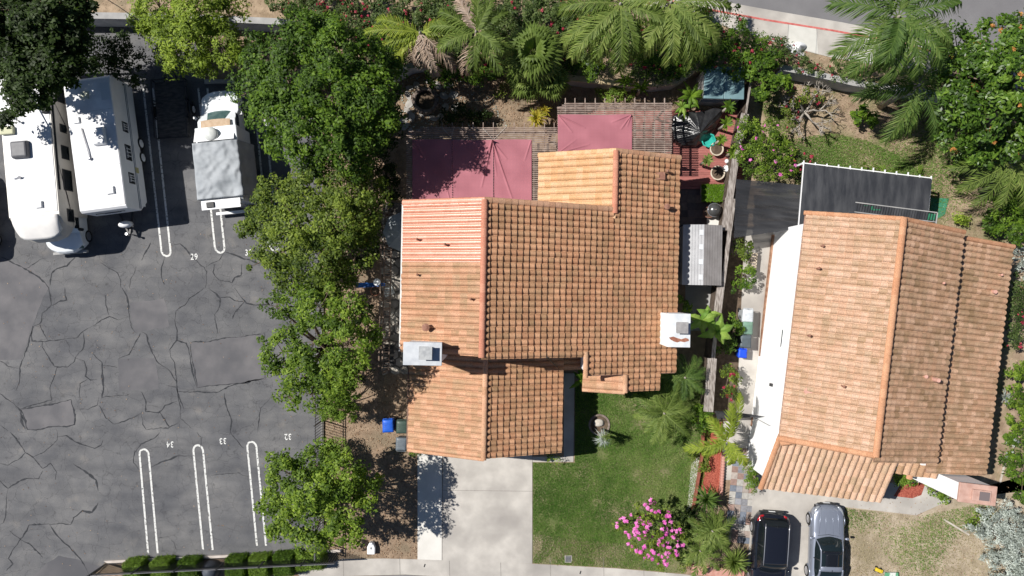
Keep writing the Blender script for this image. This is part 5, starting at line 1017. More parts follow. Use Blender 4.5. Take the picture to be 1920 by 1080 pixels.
for i in range(12):
    q=i/11; a=fp[0].lerp(fp[1],q); b_=fp[3].lerp(fp[2],q); d=(a-b_).normalized(); MB().bar(a+d*random.uniform(.08,.20)-Vector((0,0,.02)),b_-Vector((0,0,.02)),.04,.10).build('rafter',whitepaint,ca)
for p in fp: MB().box((p.x,p.y,1.2),(.1,.1,2.4)).build('post',whitepaint,ca)
dt=MB(); r_=random.Random(3)
for i in range(16): p=P(r_.uniform(1515,1735),r_.uniform(335,415),2.6); dt.lathe((p[0]-bx,p[1]-by,2.535),[(.028,0),(.02,.02),(.002,.025)],6)
dt.build('screw_cap',whitepaint,ca)
hm_=thing('garden_swing','green slatted garden swing bench tucked under the edge of the eastern roof','swing',P3(1655,403,1.2)[:2]+(0,),-.125); gm=mat('green_fabric',(.02,.13,.07),(.03,.20,.11),5,.8)
MB().box((0,0,2.56),(4.3,.34,.04)).build('seat',gm,hm_); rr_=MB(); [rr_.bar((-2.1+k*.14,-.2,2.6),(-2.1+k*.14+.05,.28,2.6),.03) for k in range(31)]; rr_.build('slat',blackmetal,hm_); MB().bar((-2.2,.26,2.6),(2.2,.26,2.6),.05).bar((-2.2,-.25,2.6),(2.2,-.25,2.6),.04).bar((2.2,.26,2.6),(2.2,-.7,2.6),.05).box((-2.1,0,1.28),(.06,.4,2.56)).box((2.1,0,1.28),(.06,.4,2.56)).build('frame',greycon,hm_)
tag(MB().prism(PL([(1745,371),(1778,372),(1771,402),(1740,420)]),.01,.05).build('ground_mat',mat('green_mat',(.03,.16,.09),(.05,.22,.13),3,.8)),'green mat on the ground at the right end of the black canopy','mat')
# umbrella
x,y=P(757,434,2.4); um=thing('parasol','grey white octagonal parasol half under the left eave of the middle house','parasol',(x-.05,y,0)); MB().lathe((0,0,0),[(1.12,2.15),(.6,2.42),(.05,2.62),(.01,2.68)],8).build('canopy',mat('parasol_cloth_shaded',(.24,.26,.28),(.30,.32,.34),2,.7),um); MB().tube([(0,0,0),(0,0,2.6)],.03,8).build('pole',alloy,um); MB().lathe((0,0,0),[(.28,0),(.26,.08),(.06,.12)],16).build('base',greycon,um)  # cloth darker than grey white: its shade is put into the colour
# trellis fence + patio items left of the house
tf_=thing('trellis_fence','brown timber trellis fence with lattice top between the trees and the flagstone patio','fence',P3(716,560)); bx,by=tf_.location[:2]
a=Vector(P3(722,400,1.8));b_=Vector(P3(716,700,1.8)); a-=Vector((bx,by,0)); b_-=Vector((bx,by,0)); tw=mat('brown_rail',(.13,.09,.07),(.24,.18,.14),4,.9)
for off,z in((-.18,1.8),(.0,1.75),(.32,1.5)): MB().bar(a+Vector((off,0,z-1.8)),b_+Vector((off,0,z-1.8)),.07,.06).build('rail',tw,tf_)
la=MB()
for k in range(62): p=a.lerp(b_,k/61); la.bar(p+Vector((0,0,-.05)),p+Vector((.36,0,-.3)),.035,.03)
la.build('lattice',tw,tf_)
for k in range(6): p=a.lerp(b_,k/5); MB().box((p.x,p.y,.9),(.1,.1,1.8)).build('post',tw,tf_)
x,y=P(707,529,1.9); wl=thing('post_ornament','round white openwork ornament on top of the trellis fence','ornament',(x,y,1.8)); MB().lathe((0,0,0),[(.10,.05),(.19,.06),(.2,.12),(.12,.14)],14).build('ring',whitepaint,wl,smooth=True); MB().lathe((0,0,0),[(.05,0),(.05,.1)],8).build('stem',greywood,wl)
mb,l=quadsheet([(668,540,1.6),(722,536,1.8),(722,531,1.8),(668,530,1.7)],10,4,.1); tag(mb.build('tarp',mat('blue_tarp',(.02,.08,.28),(.03,.12,.38),4,.5),loc=l,smooth=True,solid=.01),'blue tarpaulin strip hanging under the trees left of the trellis','tarp')
MB_c=MB().tube([P3(722,535,1.85),P3(738,536,1.8),P3(752,536,2.2)],.018,5); tag(MB_c.build('cable',greywood),'thin cable from the trellis fence to the left eave','cable')
x,y=P(727,546,.4); pc=thing('patio_cushion','crumpled pale striped cushion on the flagstone patio','cushion',(x,y,.05),.4); MB().grid(lambda u,v:((u-.5)*.6,(v-.5)*.5,.12+.1*math.sin(PI*u)*math.sin(PI*v)+.02*math.sin(30*u)),20,14).build('cushion',mat('striped_cushion',(.45,.47,.45),(.62,.62,.58),6,.8),pc,smooth=True,solid=.08)
x,y=P(730,665,.5)
for q,yy in enumerate((655,678)):
    x,y=P(730,yy,.5); pc=thing('patio_chair','dark patio chair '+('nearer the chimney' if q else 'farther from the chimney')+' in the shaded flagstone passage','chair',(x,y,.03),.2*q)
    MB().box((0,0,.42),(.5,.5,.05)).build('seat',mat('dark_weave',(.04,.04,.042),(.08,.075,.07),9,.8),pc,bevel=.01); MB().box((0,.26,.68),(.5,.05,.5)).build('backrest',MC['dark_weave'],pc,bevel=.01); [MB().box((sx*.22,sy*.22,.21),(.04,.04,.42)).build('leg',blackmetal,pc) for sx in(-1,1) for sy in(-1,1)]
# ring planter, stepping stones
x,y=P(797,187,.4); rg=thing('stone_ring','round rough stone fire ring in the deep shade above the pergola','fire ring',(x,y,0)); rs=mat('rough_stone',(.13,.10,.085),(.26,.21,.18),4,.95,.6); 
o=MB(); [o.box((.62*math.cos(a)*1.05,.62*math.sin(a)*1.05,.2),(.22+random.uniform(-.03,.03),.26,.4),a+random.uniform(-.1,.1)) for a in[2*PI*k/16 for k in range(16)]]; o.build('stones',rs,rg,bevel=.04); MB().lathe((0,0,0),[(.55,.1),(.3,.16),(.01,.18)],16).build('ash',MC['dark_soil'],rg)
ss=None; pts=[(768,165),(766,180),(768,195),(765,208),(772,220),(758,225),(790,212),(805,150),(833,180),(836,200),(850,178),(853,203),(826,218),(812,222),(781,160),(842,160),(820,160),(760,238),(746,236),(770,248)]
for i,(a,b2) in enumerate(pts):
    x,y=P(a,b2)
    if ss is None:
        poly=[(.27*math.cos(q)*random.uniform(.75,1.1),.21*math.sin(q)*random.uniform(.75,1.1)) for q in[2*PI*k/9 for k in range(9)]]; ss=MB().prism(poly,0,.05).build('stepping_stone',mat('stepping_stone',(.30,.28,.26),(.42,.40,.37),4,.9,.3),bevel=.015); tag(ss,'flat pale stepping stone lying around the shaded stone fire ring','stone','stepping stones around the fire ring'); o=ss
    else: o=ss.copy(); COL.objects.link(o)
    o.location=(x,y,.002); o.rotation_euler.z=i*1.9; o.scale=(random.uniform(.75,1.2),random.uniform(.75,1.2),1)
# lawn ring with rock
x,y=P(1124,797,.15); lr=thing('tree_ring','round concrete edging ring with a pale rock, on the lawn near the garage','planter ring',(x,y,0)); o=MB(); [o.box((.55*math.cos(a),.55*math.sin(a),.05),(.12,.20,.10),a) for a in[2*PI*k/18 for k in range(18)]]; o.build('edging',MC['rough_stone'],lr,bevel=.02); MB().lathe((0,0,0),[(.55,.05),(.3,.08),(.01,.09)],16).build('soil',MC['dark_soil'],lr)
MB().grid(lambda u,v:(-.05+.30*math.cos(2*PI*u)*math.sin(PI*v/2)*(1+.15*math.sin(3*PI*u)),.12+.22*math.sin(2*PI*u)*math.sin(PI*v/2),.10+.2*math.cos(PI*v/2)),14,6).build('rock',mat('pale_rock',(.42,.38,.33),(.60,.56,.50),4,.9,.4),lr,smooth=True)
# utility covers, posts
x,y=P(695,1030,.4); up_=thing('utility_pedestal','white plastic utility pedestal standing on the soil above the front sidewalk','utility box',(x,y,0)); MB().prism([(-.22,-.32),(.22,-.32),(.23,.05),(.12,.34),(-.08,.36),(-.21,.1)],0,.35).build('housing',whitepaint,up_,bevel=.05); MB().box((0,.05,.37),(.04,.14,.03)).build('handle',greycon,up_)
x,y=P(1065.5,1048,.03); ub=thing('utility_cover','small square grey utility cover in the lawn by the sidewalk','utility cover',(x,y,.012)); MB().box((0,0,.02),(.40,.40,.04)).build('rim',concrete,ub); MB().box((0,0,.045),(.32,.34,.02)).build('lid',mat('dark_lid',(.10,.10,.11),(.14,.14,.15),5,.7),ub,bevel=.005)
for nm,px,py in(('left',796,1060),('right',1088,1073)): x,y=P(px,py); tag(MB().box((0,0,.02),(.05,.18,.02)).build('meter_lid',blackmetal,loc=(x,y,.01),rz=-.3),'tiny dark slot in the front sidewalk, '+('below the driveway' if nm=='left' else 'below the lawn'),'slot')
# sidewalk tarp, blue banner
x,y=P(1498,87,1.5); wt=thing('white_tarp_heap','white crumpled tarp heap with a small grey base on the upper sidewalk','tarp heap',(x,y,zb+.03)); MB().grid(lambda u,v:((.48*math.cos(2*PI*u)*(1+.25*math.sin(6*PI*u)))*(1-v)*1.05,.36*math.sin(2*PI*u)*(1-v)*(1+.2*math.sin(4*PI*u)),.55*v**.7),36,8).build('tarp',whitepaint,wt); MB().box((.2,-.38,.12),(.30,.2,.24)).build('base_box',greycon,wt,bevel=.02)
x,y=P(1760,107,2.5); bn=thing('feather_banner','narrow blue and white banner on a pole beside the glossy leaved tree','banner',(x,y,zb)); MB().grid(lambda u,v:((u-.5)*.20+.02*math.sin(6*v),-.65+1.3*v,1.6+.55*v+.05*math.sin(9*v+3*u)),6,24).build('banner_cloth',mat('blue_banner',(.01,.10,.50),(.30,.50,.75),3.5,.5,cmid=(.58,.64)),bn,solid=.01); MB().tube([(0,-.6,0),(0,-.6,1.2),(0,.6,2.2)],.02,8).build('pole',alloy,bn)
# yellow thing, tray at bottom
x,y=P(1648,1070,.25); yb_=thing('toy_truck','yellow plastic toy on the dry soil at the bottom edge','toy',(x,y,.01),-.4); MB().box((0,0,.18),(.36,.22,.14),0,None,.85).build('body',mat('yellow_plastic',(.60,.42,.02),(.68,.5,.04),4,.5),yb_,bevel=.03); MB().box((.2,0,.14),(.14,.2,.1)).build('cab',MC['yellow_plastic'],yb_,bevel=.02); [MB().lathe((a,b2,.07),[(.07,-.02),(.07,.02)],10).build('wheel',rubber,yb_) for a in(-.12,.15) for b2 in(-.1,.1)]
x,y=P(1672,1081,.2); tag(MB().box((0,0,.12),(.75,.45,.24),0,None,1.1).build('storage_crate',mat('green_white_crate',(.10,.30,.16),(.60,.62,.58),3,.6,cmid=(.45,.5)),loc=(x,y,0),bevel=.03),'green and white crate cut by the bottom edge beside the yellow toy','crate')
for i,(a,b2,c,d) in enumerate(((1770,974,1817,1003),(1885,865,1875,905))): p=P3(a,b2,.06);q=P3(c,d,.06); tag(MB().bar(p,q,.1,.04).build('plank',mat('bleached_wood',(.35,.31,.26),(.5,.45,.4),4,.9)),('bleached plank lying on the dry front yard' if i==0 else 'short bleached board on the soil right of the tall chimney'),'plank')
# scalloped brick edge and planter wall
pink_=mat('pink_brick',(.42,.20,.16),(.52,.29,.24),6,.85); sb=None
for i in range(15):
    x,y=P(1357.5-i*.35,853+i*5.3,.3)
    if sb is None: sb=MB().lathe((0,0,0),[(.10,0),(.10,.28),(.07,.31),(.01,.32)],10).build('edging_block',pink_); tag(sb,'rounded pink scalloped edging block between the red mulch bed and the mosaic walkway','edging block','scalloped edging blocks of the mulch bed'); o=sb
    else: o=sb.copy(); COL.objects.link(o)
    o.location=(x,y,.01)
t=wall_ribbon('timber_edging',[(1320,805),(1318,850),(1312,890),(1306,925),(1300,960)],0,.35,.10,mat('red_timber',(.20,.06,.04),(.30,.10,.07),4,.8),'low red timber edging between the lawn and the mulch bed','edging')
tag(MB().sheet(PL([(1296,870),(1316,850),(1310,895),(1303,950),(1288,955)]),.024).build('white_gravel',mat('white_gravel',(.30,.29,.27),(.62,.60,.57),22,.9,.7,40)),'strip of white gravel along the red timber edging','gravel',kind='stuff')
t=wall_ribbon('passage_rail',[(1452,440),(1443,520),(1432,620),(1424,720),(1412,800)],0,.25,.16,mat('rusty_edging',(.20,.10,.06),(.34,.20,.13),5,.9),'rusty brown edging strip along the foot of the white wall','edging')
t=wall_ribbon('brick_edging',[(1298,1068),(1370,1076),(1395,1080)],0,.2,.5,pink_,'pink brick planter edge at the bottom beside the black car','edging')
x,y=P(1413,492,.5); pl_=thing('wooden_pallet','small upright wooden crate with square holes in the side passage','pallet',(x,y,0),-.1); o=MB(); [o.box((sx*.15,0,.5),(.05,1.1,.05)) for sx in(-1,1)]; [o.box((0,-.5+k*.166,.5),(.34,.05,.05)) for k in range(7)]; o.build('slats',mat('pale_pallet',(.42,.34,.25),(.52,.44,.34),5,.8),pl_); MB().box((0,0,.24),(.3,1.0,.46)).build('box',greywood,pl_)
# ---------------------------------------------------------------- iron fences
def fence(label,p0,p1,h,spacing,skipposts=6):
    a=Vector(P3(*p0));b=Vector(P3(*p1)); t=thing('iron_fence',label,'fence',(a.x,a.y,0)); d=b-a; L_=d.length; n=int(L_/spacing)
    pk=None
    for i in range(n+1):
        p=d*i/n
        if pk is None: pk=MB().box((0,0,h/2),(.022,.022,h)).build('picket',blackmetal,t); o=pk
        else: o=pk.copy(); COL.objects.link(o); o.parent=t
        o.location=(p.x,p.y,.02)
    for z in(.15,h-.18,h): MB().bar(Vector((0,0,z)),d+Vector((0,0,z)),.04,.03).build('rail',blackmetal if z<h else mat('worn_rail',(.13,.13,.14),rough=.5),t)
    for i in range(0,int(L_/2.3)+1): p=d.normalized()*min(L_,i*2.3); MB().box((p.x,p.y,(h+.08)/2),(.06,.06,h+.08)).build('post',blackmetal,t)
    return t
fence('black iron fence along the lower edge of the parking lot beside clipped hedges',(203,1055,0),(642,1034,0),1.9,.14)
fence('black iron fence between the parking lot and the bare soil by the garage',(605,560,0),(605,1030,0),1.75,.155)
fence('short black iron fence running off the lower left corner of the parking lot',(200,1056,0),(120,1130,0),1.9,.14)
ck=mat('kerb_concrete',(.42,.37,.33),(.52,.47,.43),3,.9); struct(MB().prism(PL([(197,1050),(640,1029),(641,1034.5),(205,1056)]),0,.15).build('kerb_lower',ck),'lower parking kerb','kerb'); struct(MB().prism(PL([(603.5,560),(607,560),(607,1032),(603.5,1032)]),0,.14).build('kerb_side',concrete),'side parking kerb','kerb'); struct(MB().prism(PL([(385,150),(600,150),(600,155),(385,158)]),0,.14).build('kerb_upper',concrete),'upper parking kerb','kerb')
tag(MB().tube([P3(190,-8,7),P3(225,14,6.5),P3(262,40,6)],.02,6).build('power_line',blackmetal),'dark overhead cable crossing the wall at the top left','cable')
#SECTION4
# ---------------------------------------------------------------- vegetation: trees
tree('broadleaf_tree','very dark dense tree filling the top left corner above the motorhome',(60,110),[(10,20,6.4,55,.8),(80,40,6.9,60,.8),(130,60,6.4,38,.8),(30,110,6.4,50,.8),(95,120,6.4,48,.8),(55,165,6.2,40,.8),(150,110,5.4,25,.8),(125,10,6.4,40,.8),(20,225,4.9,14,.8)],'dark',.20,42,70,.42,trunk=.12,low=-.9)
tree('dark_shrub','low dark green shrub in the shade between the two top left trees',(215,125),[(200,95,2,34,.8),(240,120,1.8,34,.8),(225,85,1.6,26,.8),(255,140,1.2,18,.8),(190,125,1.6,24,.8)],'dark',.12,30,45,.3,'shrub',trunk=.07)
tree('yellow_green_tree','bright yellow green narrow leaved tree at the top beside the dark corner tree',(370,70),[(300,15,4.2,42,.8),(370,20,4.7,45,.8),(430,30,4.2,30,.8),(305,60,3.7,34,.8),(265,42,3.2,20,.8),(350,80,4.3,45,.8),(415,85,3.9,40,.8),(330,105,3.3,30,.8),(385,120,3.1,26,.8),(340,133,2.7,12,.8),(445,100,3.2,24,.8),(440,-5,3.7,24,.8)],'bright',.19,30,55,.36,aspect=.3,trunk=.18)
tree('large_broadleaf_tree','largest tree, vivid green, left of the stone fire ring and the long pergola',(630,235),[(500,115,6,42,.8),(560,90,7,50,.8),(630,105,7.5,50,.8),(690,120,7,44,.8),(480,165,6,36,.8),(545,160,7.5,55,.8),(620,180,8.2,60,.8),(690,185,7.6,50,.8),(510,215,6.6,40,.8),(570,240,7.2,48,.8),(640,250,7.6,52,.8),(700,245,6.8,40,.8),(535,275,6,30,.8),(600,300,6,30,.8),(665,300,5.6,32,.8),(725,160,5.6,26,.8),(560,45,5.5,28,.8),(600,60,6.2,34,.8),(720,215,5.5,26,.8),(735,130,4.5,20,.8)],'green',.165,30,60,.40,trunk=.3,low=-.5)
tree('olive_green_tree','olive green tree of medium size beside the parasol, below the largest tree',(620,440),[(520,370,5,38,.8),(580,350,5.6,42,.8),(640,360,5.4,44,.8),(500,415,4.6,34,.8),(560,420,6,50,.8),(630,420,6.2,50,.8),(680,400,5.2,34,.8),(530,470,5.2,38,.8),(600,480,5.8,46,.8),(660,470,5.2,38,.8),(550,520,4.6,36,.8),(620,530,4.8,40,.8),(490,490,4,22,.8),(465,430,3.6,16,.8),(690,440,4.4,22,.8),(700,360,4,24,.8)],'olive',.155,30,56,.38,trunk=.2,low=-.5)
tree('broadleaf_tree','green open crowned tree with pale twigs showing, left of the chimney',(625,650),[(545,610,6.0,34,.8),(600,580,6.6,38,.8),(650,590,6.4,34,.8),(530,660,6.2,34,.8),(590,640,7.2,46,.8),(650,650,7.0,42,.8),(690,630,6.0,26,.8),(560,700,6.4,38,.8),(620,700,6.8,42,.8),(670,690,6.2,28,.8),(545,745,5.2,20,.8),(585,740,5.6,28,.8),(520,575,5.4,22,.8),(565,560,5.6,26,.8),(510,690,5.2,14,.8),(635,730,5.4,26,.8)],'lime',.16,23,50,.36,trunk=.16,low=-.6)
tree('small_round_tree','free standing yellow green tree above the lower left fence, casting shade on the driveway',(636,905),[(535,885,4.4,32,.8),(590,870,5,36,.8),(640,890,5.2,38,.8),(680,905,4.6,28,.8),(530,935,4.6,32,.8),(585,930,5.6,42,.8),(640,945,5.4,40,.8),(540,985,4.4,30,.8),(595,985,5,38,.8),(645,990,4.6,30,.8),(585,1020,4,22,.8),(690,935,4,18,.8),(510,950,3.8,18,.8),(620,855,4,18,.8),(550,860,4,18,.8),(485,950,3.6,8,.8),(700,900,3.8,14,.8)],'lime',.17,27,52,.36,trunk=.10,low=-.7)
tree('glossy_leaved_tree','large glossy dark leaved tree with orange leaf tips in the upper right corner',(1840,170),[(1795,90,5,34,.8),(1850,85,5.6,42,.8),(1910,85,5.6,45,.8),(1790,140,5.4,38,.8),(1840,150,6.6,55,.8),(1910,150,6.6,55,.8),(1800,200,5.6,42,.8),(1860,215,6.4,52,.8),(1920,215,6,45,.8),(1790,250,4.8,32,.8),(1850,270,5.2,38,.8),(1905,270,5,36,.8),(1775,110,4,20,.8),(1905,45,5,26,.8),(1810,285,4,22,.8)],'magnolia',.24,22,42,.42,trunk=.26,aspect=.42,flowers=('orangeleaf',.05,.16))
tree('clipped_shrub','tall yellow green clipped shrub between the open crowned tree and the bare soil',(635,755),[(622,700,2.4,24,.8),(640,725,2.4,24,.8),(630,755,2.5,26,.8),(648,765,2.0,20,.8),(620,770,1.8,18,.8),(645,700,2,20,.8)],'hedge',.11,60,60,.24,'shrub',trunk=.06)
tree('clipped_shrub','small round yellow shrub at the top of the free standing tree, beside the fence shadow',(632,850),[(628,848,1.2,22,.8),(640,858,1.0,16,.8)],'hedge',.10,80,60,.22,'shrub',trunk=.05)
tree('young_tree','sapling with a few leafy shoots reaching over the bins stall, left of the olive tree',(468,425),[(455,420,2.6,12,.8),(480,400,3,14,.8)],'olive',.14,26,30,.25,'tree',trunk=.05)
# top slope masses
def shrub(label,lobes,leaf,fl=None,size=.12,zb_=zb,dens=34,K=46,rc=.26,name='flowering_shrub',base=None,tr=.06,asp=.5,cat='shrub'):
    b=base or (lobes[0][0],lobes[0][1]); return tree(name,label,b,lobes,leaf,size,dens,K,rc,cat,flowers=fl,trunk=tr,zb=zb_,low=-.1,twigs=False,aspect=asp)
shrub('leafy slope shrub with dark red flowers, left end of the top planting',[(625,15,2.2,36,.6),(660,40,2.2,34,.6),(600,45,2.0,28,.6),(680,10,2.2,34,.6),(700,70,2,34,.6),(660,-20,2,30,.6),(560,20,1.9,22,.6)],'bank',('red',.45,.10))
shrub('wide olive slope shrub with scattered red flowers above the yellowed palm',[(735,20,2.4,38,.6),(780,10,2.4,38,.6),(825,25,2.3,34,.6),(760,45,2.2,30,.6),(730,85,1.9,34,.6),(800,-15,2.2,30,.6),(810,65,1.9,26,.6)],'bank',('red',.14,.10))
shrub('leafy shrub mass behind the crown of the bright feather palm',[(870,20,2.3,40,.6),(920,15,2.2,34,.6),(905,60,2,36,.6),(945,40,2.2,34,.6),(860,80,1.8,34,.6)],'bank')
shrub('tall flowering slope shrub behind the big fan palm',[(985,20,2.4,40,.6),(1030,30,2.4,40,.6),(1060,5,2.2,34,.6),(1070,55,2.2,30,.6),(1000,-10,2.2,34,.6),(1090,25,2,26,.6)],'bank',('red',.2,.10))
shrub('small green vine shrub over the curved white wall',[(825,130,1.6,22,.7),(850,140,1.4,24,.7),(815,155,1.2,12,.7)],'green',None,.14,0)
shrub('shrub with a few red blooms hanging over the wall below the bright feather palm',[(890,130,1.5,26,.7),(925,130,1.5,26,.7),(960,125,1.4,20,.7)],'green',('red',.25,.12),.13,0)
shrub('dark flowering shrub between the drooping palm fronds',[(1215,65,2.2,36,.6),(1240,95,2.0,36,.6),(1200,110,1.9,30,.6),(1265,60,2.0,30,.6),(1280,110,1.8,30,.6),(1150,60,2,34,.6),(1110,90,1.8,34,.6)],'green',('red',.12,.11))
shrub('pale flowered oleander shrub on the wall below the left drooping fronds',[(1090,125,1.8,20,.7),(1115,130,1.8,20,.7)],'green',('silver',.2,.10),.17,zb_=.9,asp=.25)
shrub('red flowered shrub above the tan capped wall',[(1195,125,1.7,20,.7),(1225,130,1.7,24,.7),(1250,135,1.5,20,.7)],'bank',('red',.5,.10))
shrub('broad bougainvillea shrub with red flowers between the teal shed and the sidewalk',[(1330,70,2.2,32,.6),(1370,70,2.3,40,.6),(1400,95,2.3,34,.6),(1345,105,2.0,34,.6),(1385,125,2.0,28,.6),(1425,85,1.9,20,.6),(1310,40,1.9,24,.6),(1320,110,1.9,24,.6)],'green',('red',.16,.10),.11)
shrub('bright green shrub right of the teal shed',[(1425,125,2.6,26,.7),(1450,150,2.4,24,.7),(1430,165,2.0,20,.7),(1450,115,2.2,20,.7)],'green',None,.18,0,name='leafy_shrub')
shrub('low reddish hedge along the sidewalk, right of the bougainvillea',[(1450,85,1.9,20,.5),(1475,100,1.8,20,.5),(1500,112,1.7,16,.5),(1530,125,1.6,16,.5),(1465,110,1.6,16,.5),(1560,138,1.5,14,.5),(1510,130,1.5,14,.5)],'bank',('red',.2,.08),.09,name='hedge',rc=.2)
shrub('low hedge along the sidewalk below the big feather palm',[(1575,120,1.7,16,.5),(1600,128,1.7,18,.5),(1620,140,1.6,18,.5),(1640,150,1.5,16,.5),(1590,145,1.5,14,.5)],'bank',('litter',.2,.08),.09,name='hedge',rc=.2)
shrub('round shrub with pink flowers right of the red deck',[(1400,255,2.0,30,.8),(1440,260,2.0,30,.8),(1465,285,1.8,26,.8),(1420,300,1.9,30,.8),(1450,320,1.6,24,.8),(1390,285,1.6,18,.8),(1480,310,1.4,16,.8)],'lime',('pink',.13,.09),.11,0,dens=40)
shrub('dark red flowered shrub behind the left corner of the black canopy',[(1492,295,1.5,14,.8),(1510,300,1.3,12,.8),(1498,318,1.2,10,.8)],'bank',('red',1.2,.10),.10,0)
shrub('low yellow green plants along the upper edge of the black canopy',[(1610,312,.6,12,.7),(1640,318,.6,14,.7),(1670,322,.5,12,.7),(1720,332,.4,12,.7)],'hedge',None,.10,0,name='low_plant',tr=0)
shrub('small round leafy shrub on the dry slope',[(1615,215,1.0,14,.8),(1628,228,.9,12,.8),(1607,222,.8,10,.8)],'green',None,.2,0,name='leafy_shrub')
shrub('loose shrub on the slope beside the bare branched tree',[(1500,180,1.2,22,.6),(1475,200,.9,16,.6),(1525,190,.8,14,.6),(1490,225,.6,16,.6)],'olive',('red',.1,.08),.10,0,dens=22,name='loose_shrub')
shrub('leafy shrub on the right edge above the silver foliage strip',[(1880,400,1.4,30,.7),(1900,430,1.4,26,.7),(1860,420,1.1,20,.7),(1905,385,1.4,24,.7)],'green',None,.16,0,name='leafy_shrub')
shrub('dwarf bright shrub on bare soil behind the eastern house',[(1797,408,.5,9,.8),(1805,412,.4,6,.8)],'bright',None,.12,0,name='low_plant',tr=.02)
shrub('pale grey green ground shrub at the right edge near the roof corner',[(1910,480,.9,20,.6),(1915,510,.8,16,.6)],'silver',None,.10,0,name='low_plant',tr=0)
shrub('dark red and green shrub at the right edge beside the roof middle',[(1905,560,1.2,20,.7),(1900,600,1.2,22,.7),(1895,640,1.1,18,.7),(1912,530,1.1,16,.7)],'bank',('red',.5,.09),.12,0)
shrub('bright green shrub at the right edge below the roof middle',[(1905,700,1.2,22,.7),(1900,740,1.2,20,.7),(1908,780,1.2,20,.7)],'lime',None,.14,0,name='leafy_shrub')
shrub('mixed low shrub at the right edge with pale blooms',[(1900,815,.8,20,.6),(1890,835,.7,16,.6),(1885,860,.6,14,.6)],'green',('silver',.2,.08),.12,0,name='low_plant',tr=0)
shrub('dense green shrub at the right edge beside the tall chimney',[(1912,850,1.1,18,.7),(1910,890,1.1,16,.7),(1897,875,.8,14,.7),(1915,930,1.0,16,.7)],'green',None,.13,0,name='leafy_shrub')
shrub('large silver grey shrub at the bottom right corner',[(1850,980,1.2,30,.7),(1890,985,1.3,34,.7),(1875,1020,1.3,36,.7),(1915,1030,1.3,34,.7),(1880,1065,1.1,34,.7),(1915,1080,1.2,30,.7),(1840,1005,.9,16,.7)],'silver',None,.13,0,dens=40,name='silver_shrub',asp=.3)
shrub('small green shrub above the silver grey shrub',[(1825,975,.7,12,.7),(1838,965,.6,10,.7)],'lime',None,.12,0,name='leafy_shrub',tr=.03)
shrub('bright green shrub in the recess between the eastern garage roof and the chimney wall',[(1688,893,1.4,14,.8),(1700,900,1.3,12,.8),(1680,900,1.1,10,.8)],'hedge',None,.15,0,name='leafy_shrub')
shrub('flat yellow green shrub in front of the tall white chimney',[(1740,915,.8,12,.7),(1757,924,.8,13,.7),(1770,933,.7,8,.7)],'hedge',('silver',.2,.06),.12,0,name='leafy_shrub')
shrub('clipped bright green shrub at the foot of the white wall by the mosaic walkway',[(1404,886,1.1,12,.7),(1409,900,1.1,12,.7),(1414,912,1.0,10,.7),(1400,875,.9,9,.7)],'turf' if False else 'hedge',None,.07,0,dens=90,K=60,rc=.16,name='clipped_shrub')
cm_=shrub('pink crape myrtle in full bloom on the front lawn',[(1190,980,2.6,26,.7),(1225,985,3.0,34,.7),(1255,1005,2.6,28,.7),(1210,1020,2.6,30,.7),(1240,1035,2.4,24,.7),(1170,985,2.2,16,.7),(1270,990,2.2,14,.7),(1205,955,2.2,16,.7),(1222,940,2.2,8,.7),(1160,978,1.8,8,.7)],'olive',('pink',1.3,.17),.12,0,dens=20,K=34,rc=.26,name='flowering_tree',base=(1215,960),cat='tree')
shrub('dark leafy shrub at the foot of the crape myrtle',[(1290,975,.9,22,.7),(1310,985,.9,20,.7),(1280,1000,.8,18,.7)],'dark',('litter',.1,.1),.12,0,name='leafy_shrub')
shrub('blue green leafy shrub below the fence end in the front garden',[(1310,790,1.2,18,.7),(1325,775,1.1,14,.7),(1300,770,1.0,14,.7),(1335,800,.9,10,.7)],'green',None,.15,0,name='leafy_shrub')
shrub('orange flowered shrub below the blue passage bin',[(1362,690,1.2,14,.7),(1370,710,1.2,16,.7),(1360,730,1.1,14,.7),(1376,740,.9,12,.7)],'olive',('red',.3,.10),.12,0)
shrub('leafy plants at the top of the side passage bed',[(1392,460,1.0,14,.7),(1400,470,.9,12,.7),(1388,480,.9,12,.7)],'olive',None,.12,0,name='leafy_shrub')
shrub('feathery green plants beside the wooden crate in the passage',[(1395,515,1.0,16,.7),(1400,530,.9,14,.7),(1385,540,.9,12,.7)],'green',None,.13,0,name='leafy_shrub')
shrub('leafy plant beside the grey ribbed shed and the right chimney',[(1282,562,1.4,10,.8),(1290,575,1.3,9,.8)],'lime',None,.15,0,name='leafy_shrub')
shrub('sprawling plants between the chimney and the side passage bins',[(1375,600,1.1,12,.7),(1385,615,1.0,12,.7),(1350,650,1.0,16,.7),(1368,640,.9,12,.7)],'green',None,.13,0,name='leafy_shrub')
shrub('low green tuft at the garage corner by the pale slab',[(789,846,.5,6,.7),(778,843,.4,5,.7)],'hedge',None,.08,0,name='low_plant',tr=0)
shrub('leafy tuft at the lower right garage corner',[(1047,858,.5,6,.7),(1033,857,.3,5,.7)],'lime',None,.08,0,name='low_plant',tr=0)
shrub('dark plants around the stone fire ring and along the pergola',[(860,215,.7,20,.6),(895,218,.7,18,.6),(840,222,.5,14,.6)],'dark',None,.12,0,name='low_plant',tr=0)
shrub('green tufts on the soil below the tan capped wall',[(1150,175,.5,18,.5),(1175,178,.4,16,.5),(1120,178,.4,10,.5)],'hedge',None,.10,0,name='low_plant',tr=0)
shrub('dry herb clump below the fan palm',[(940,165,.4,14,.6),(960,172,.4,12,.6)],'olive',None,.08,0,name='low_plant',tr=0)
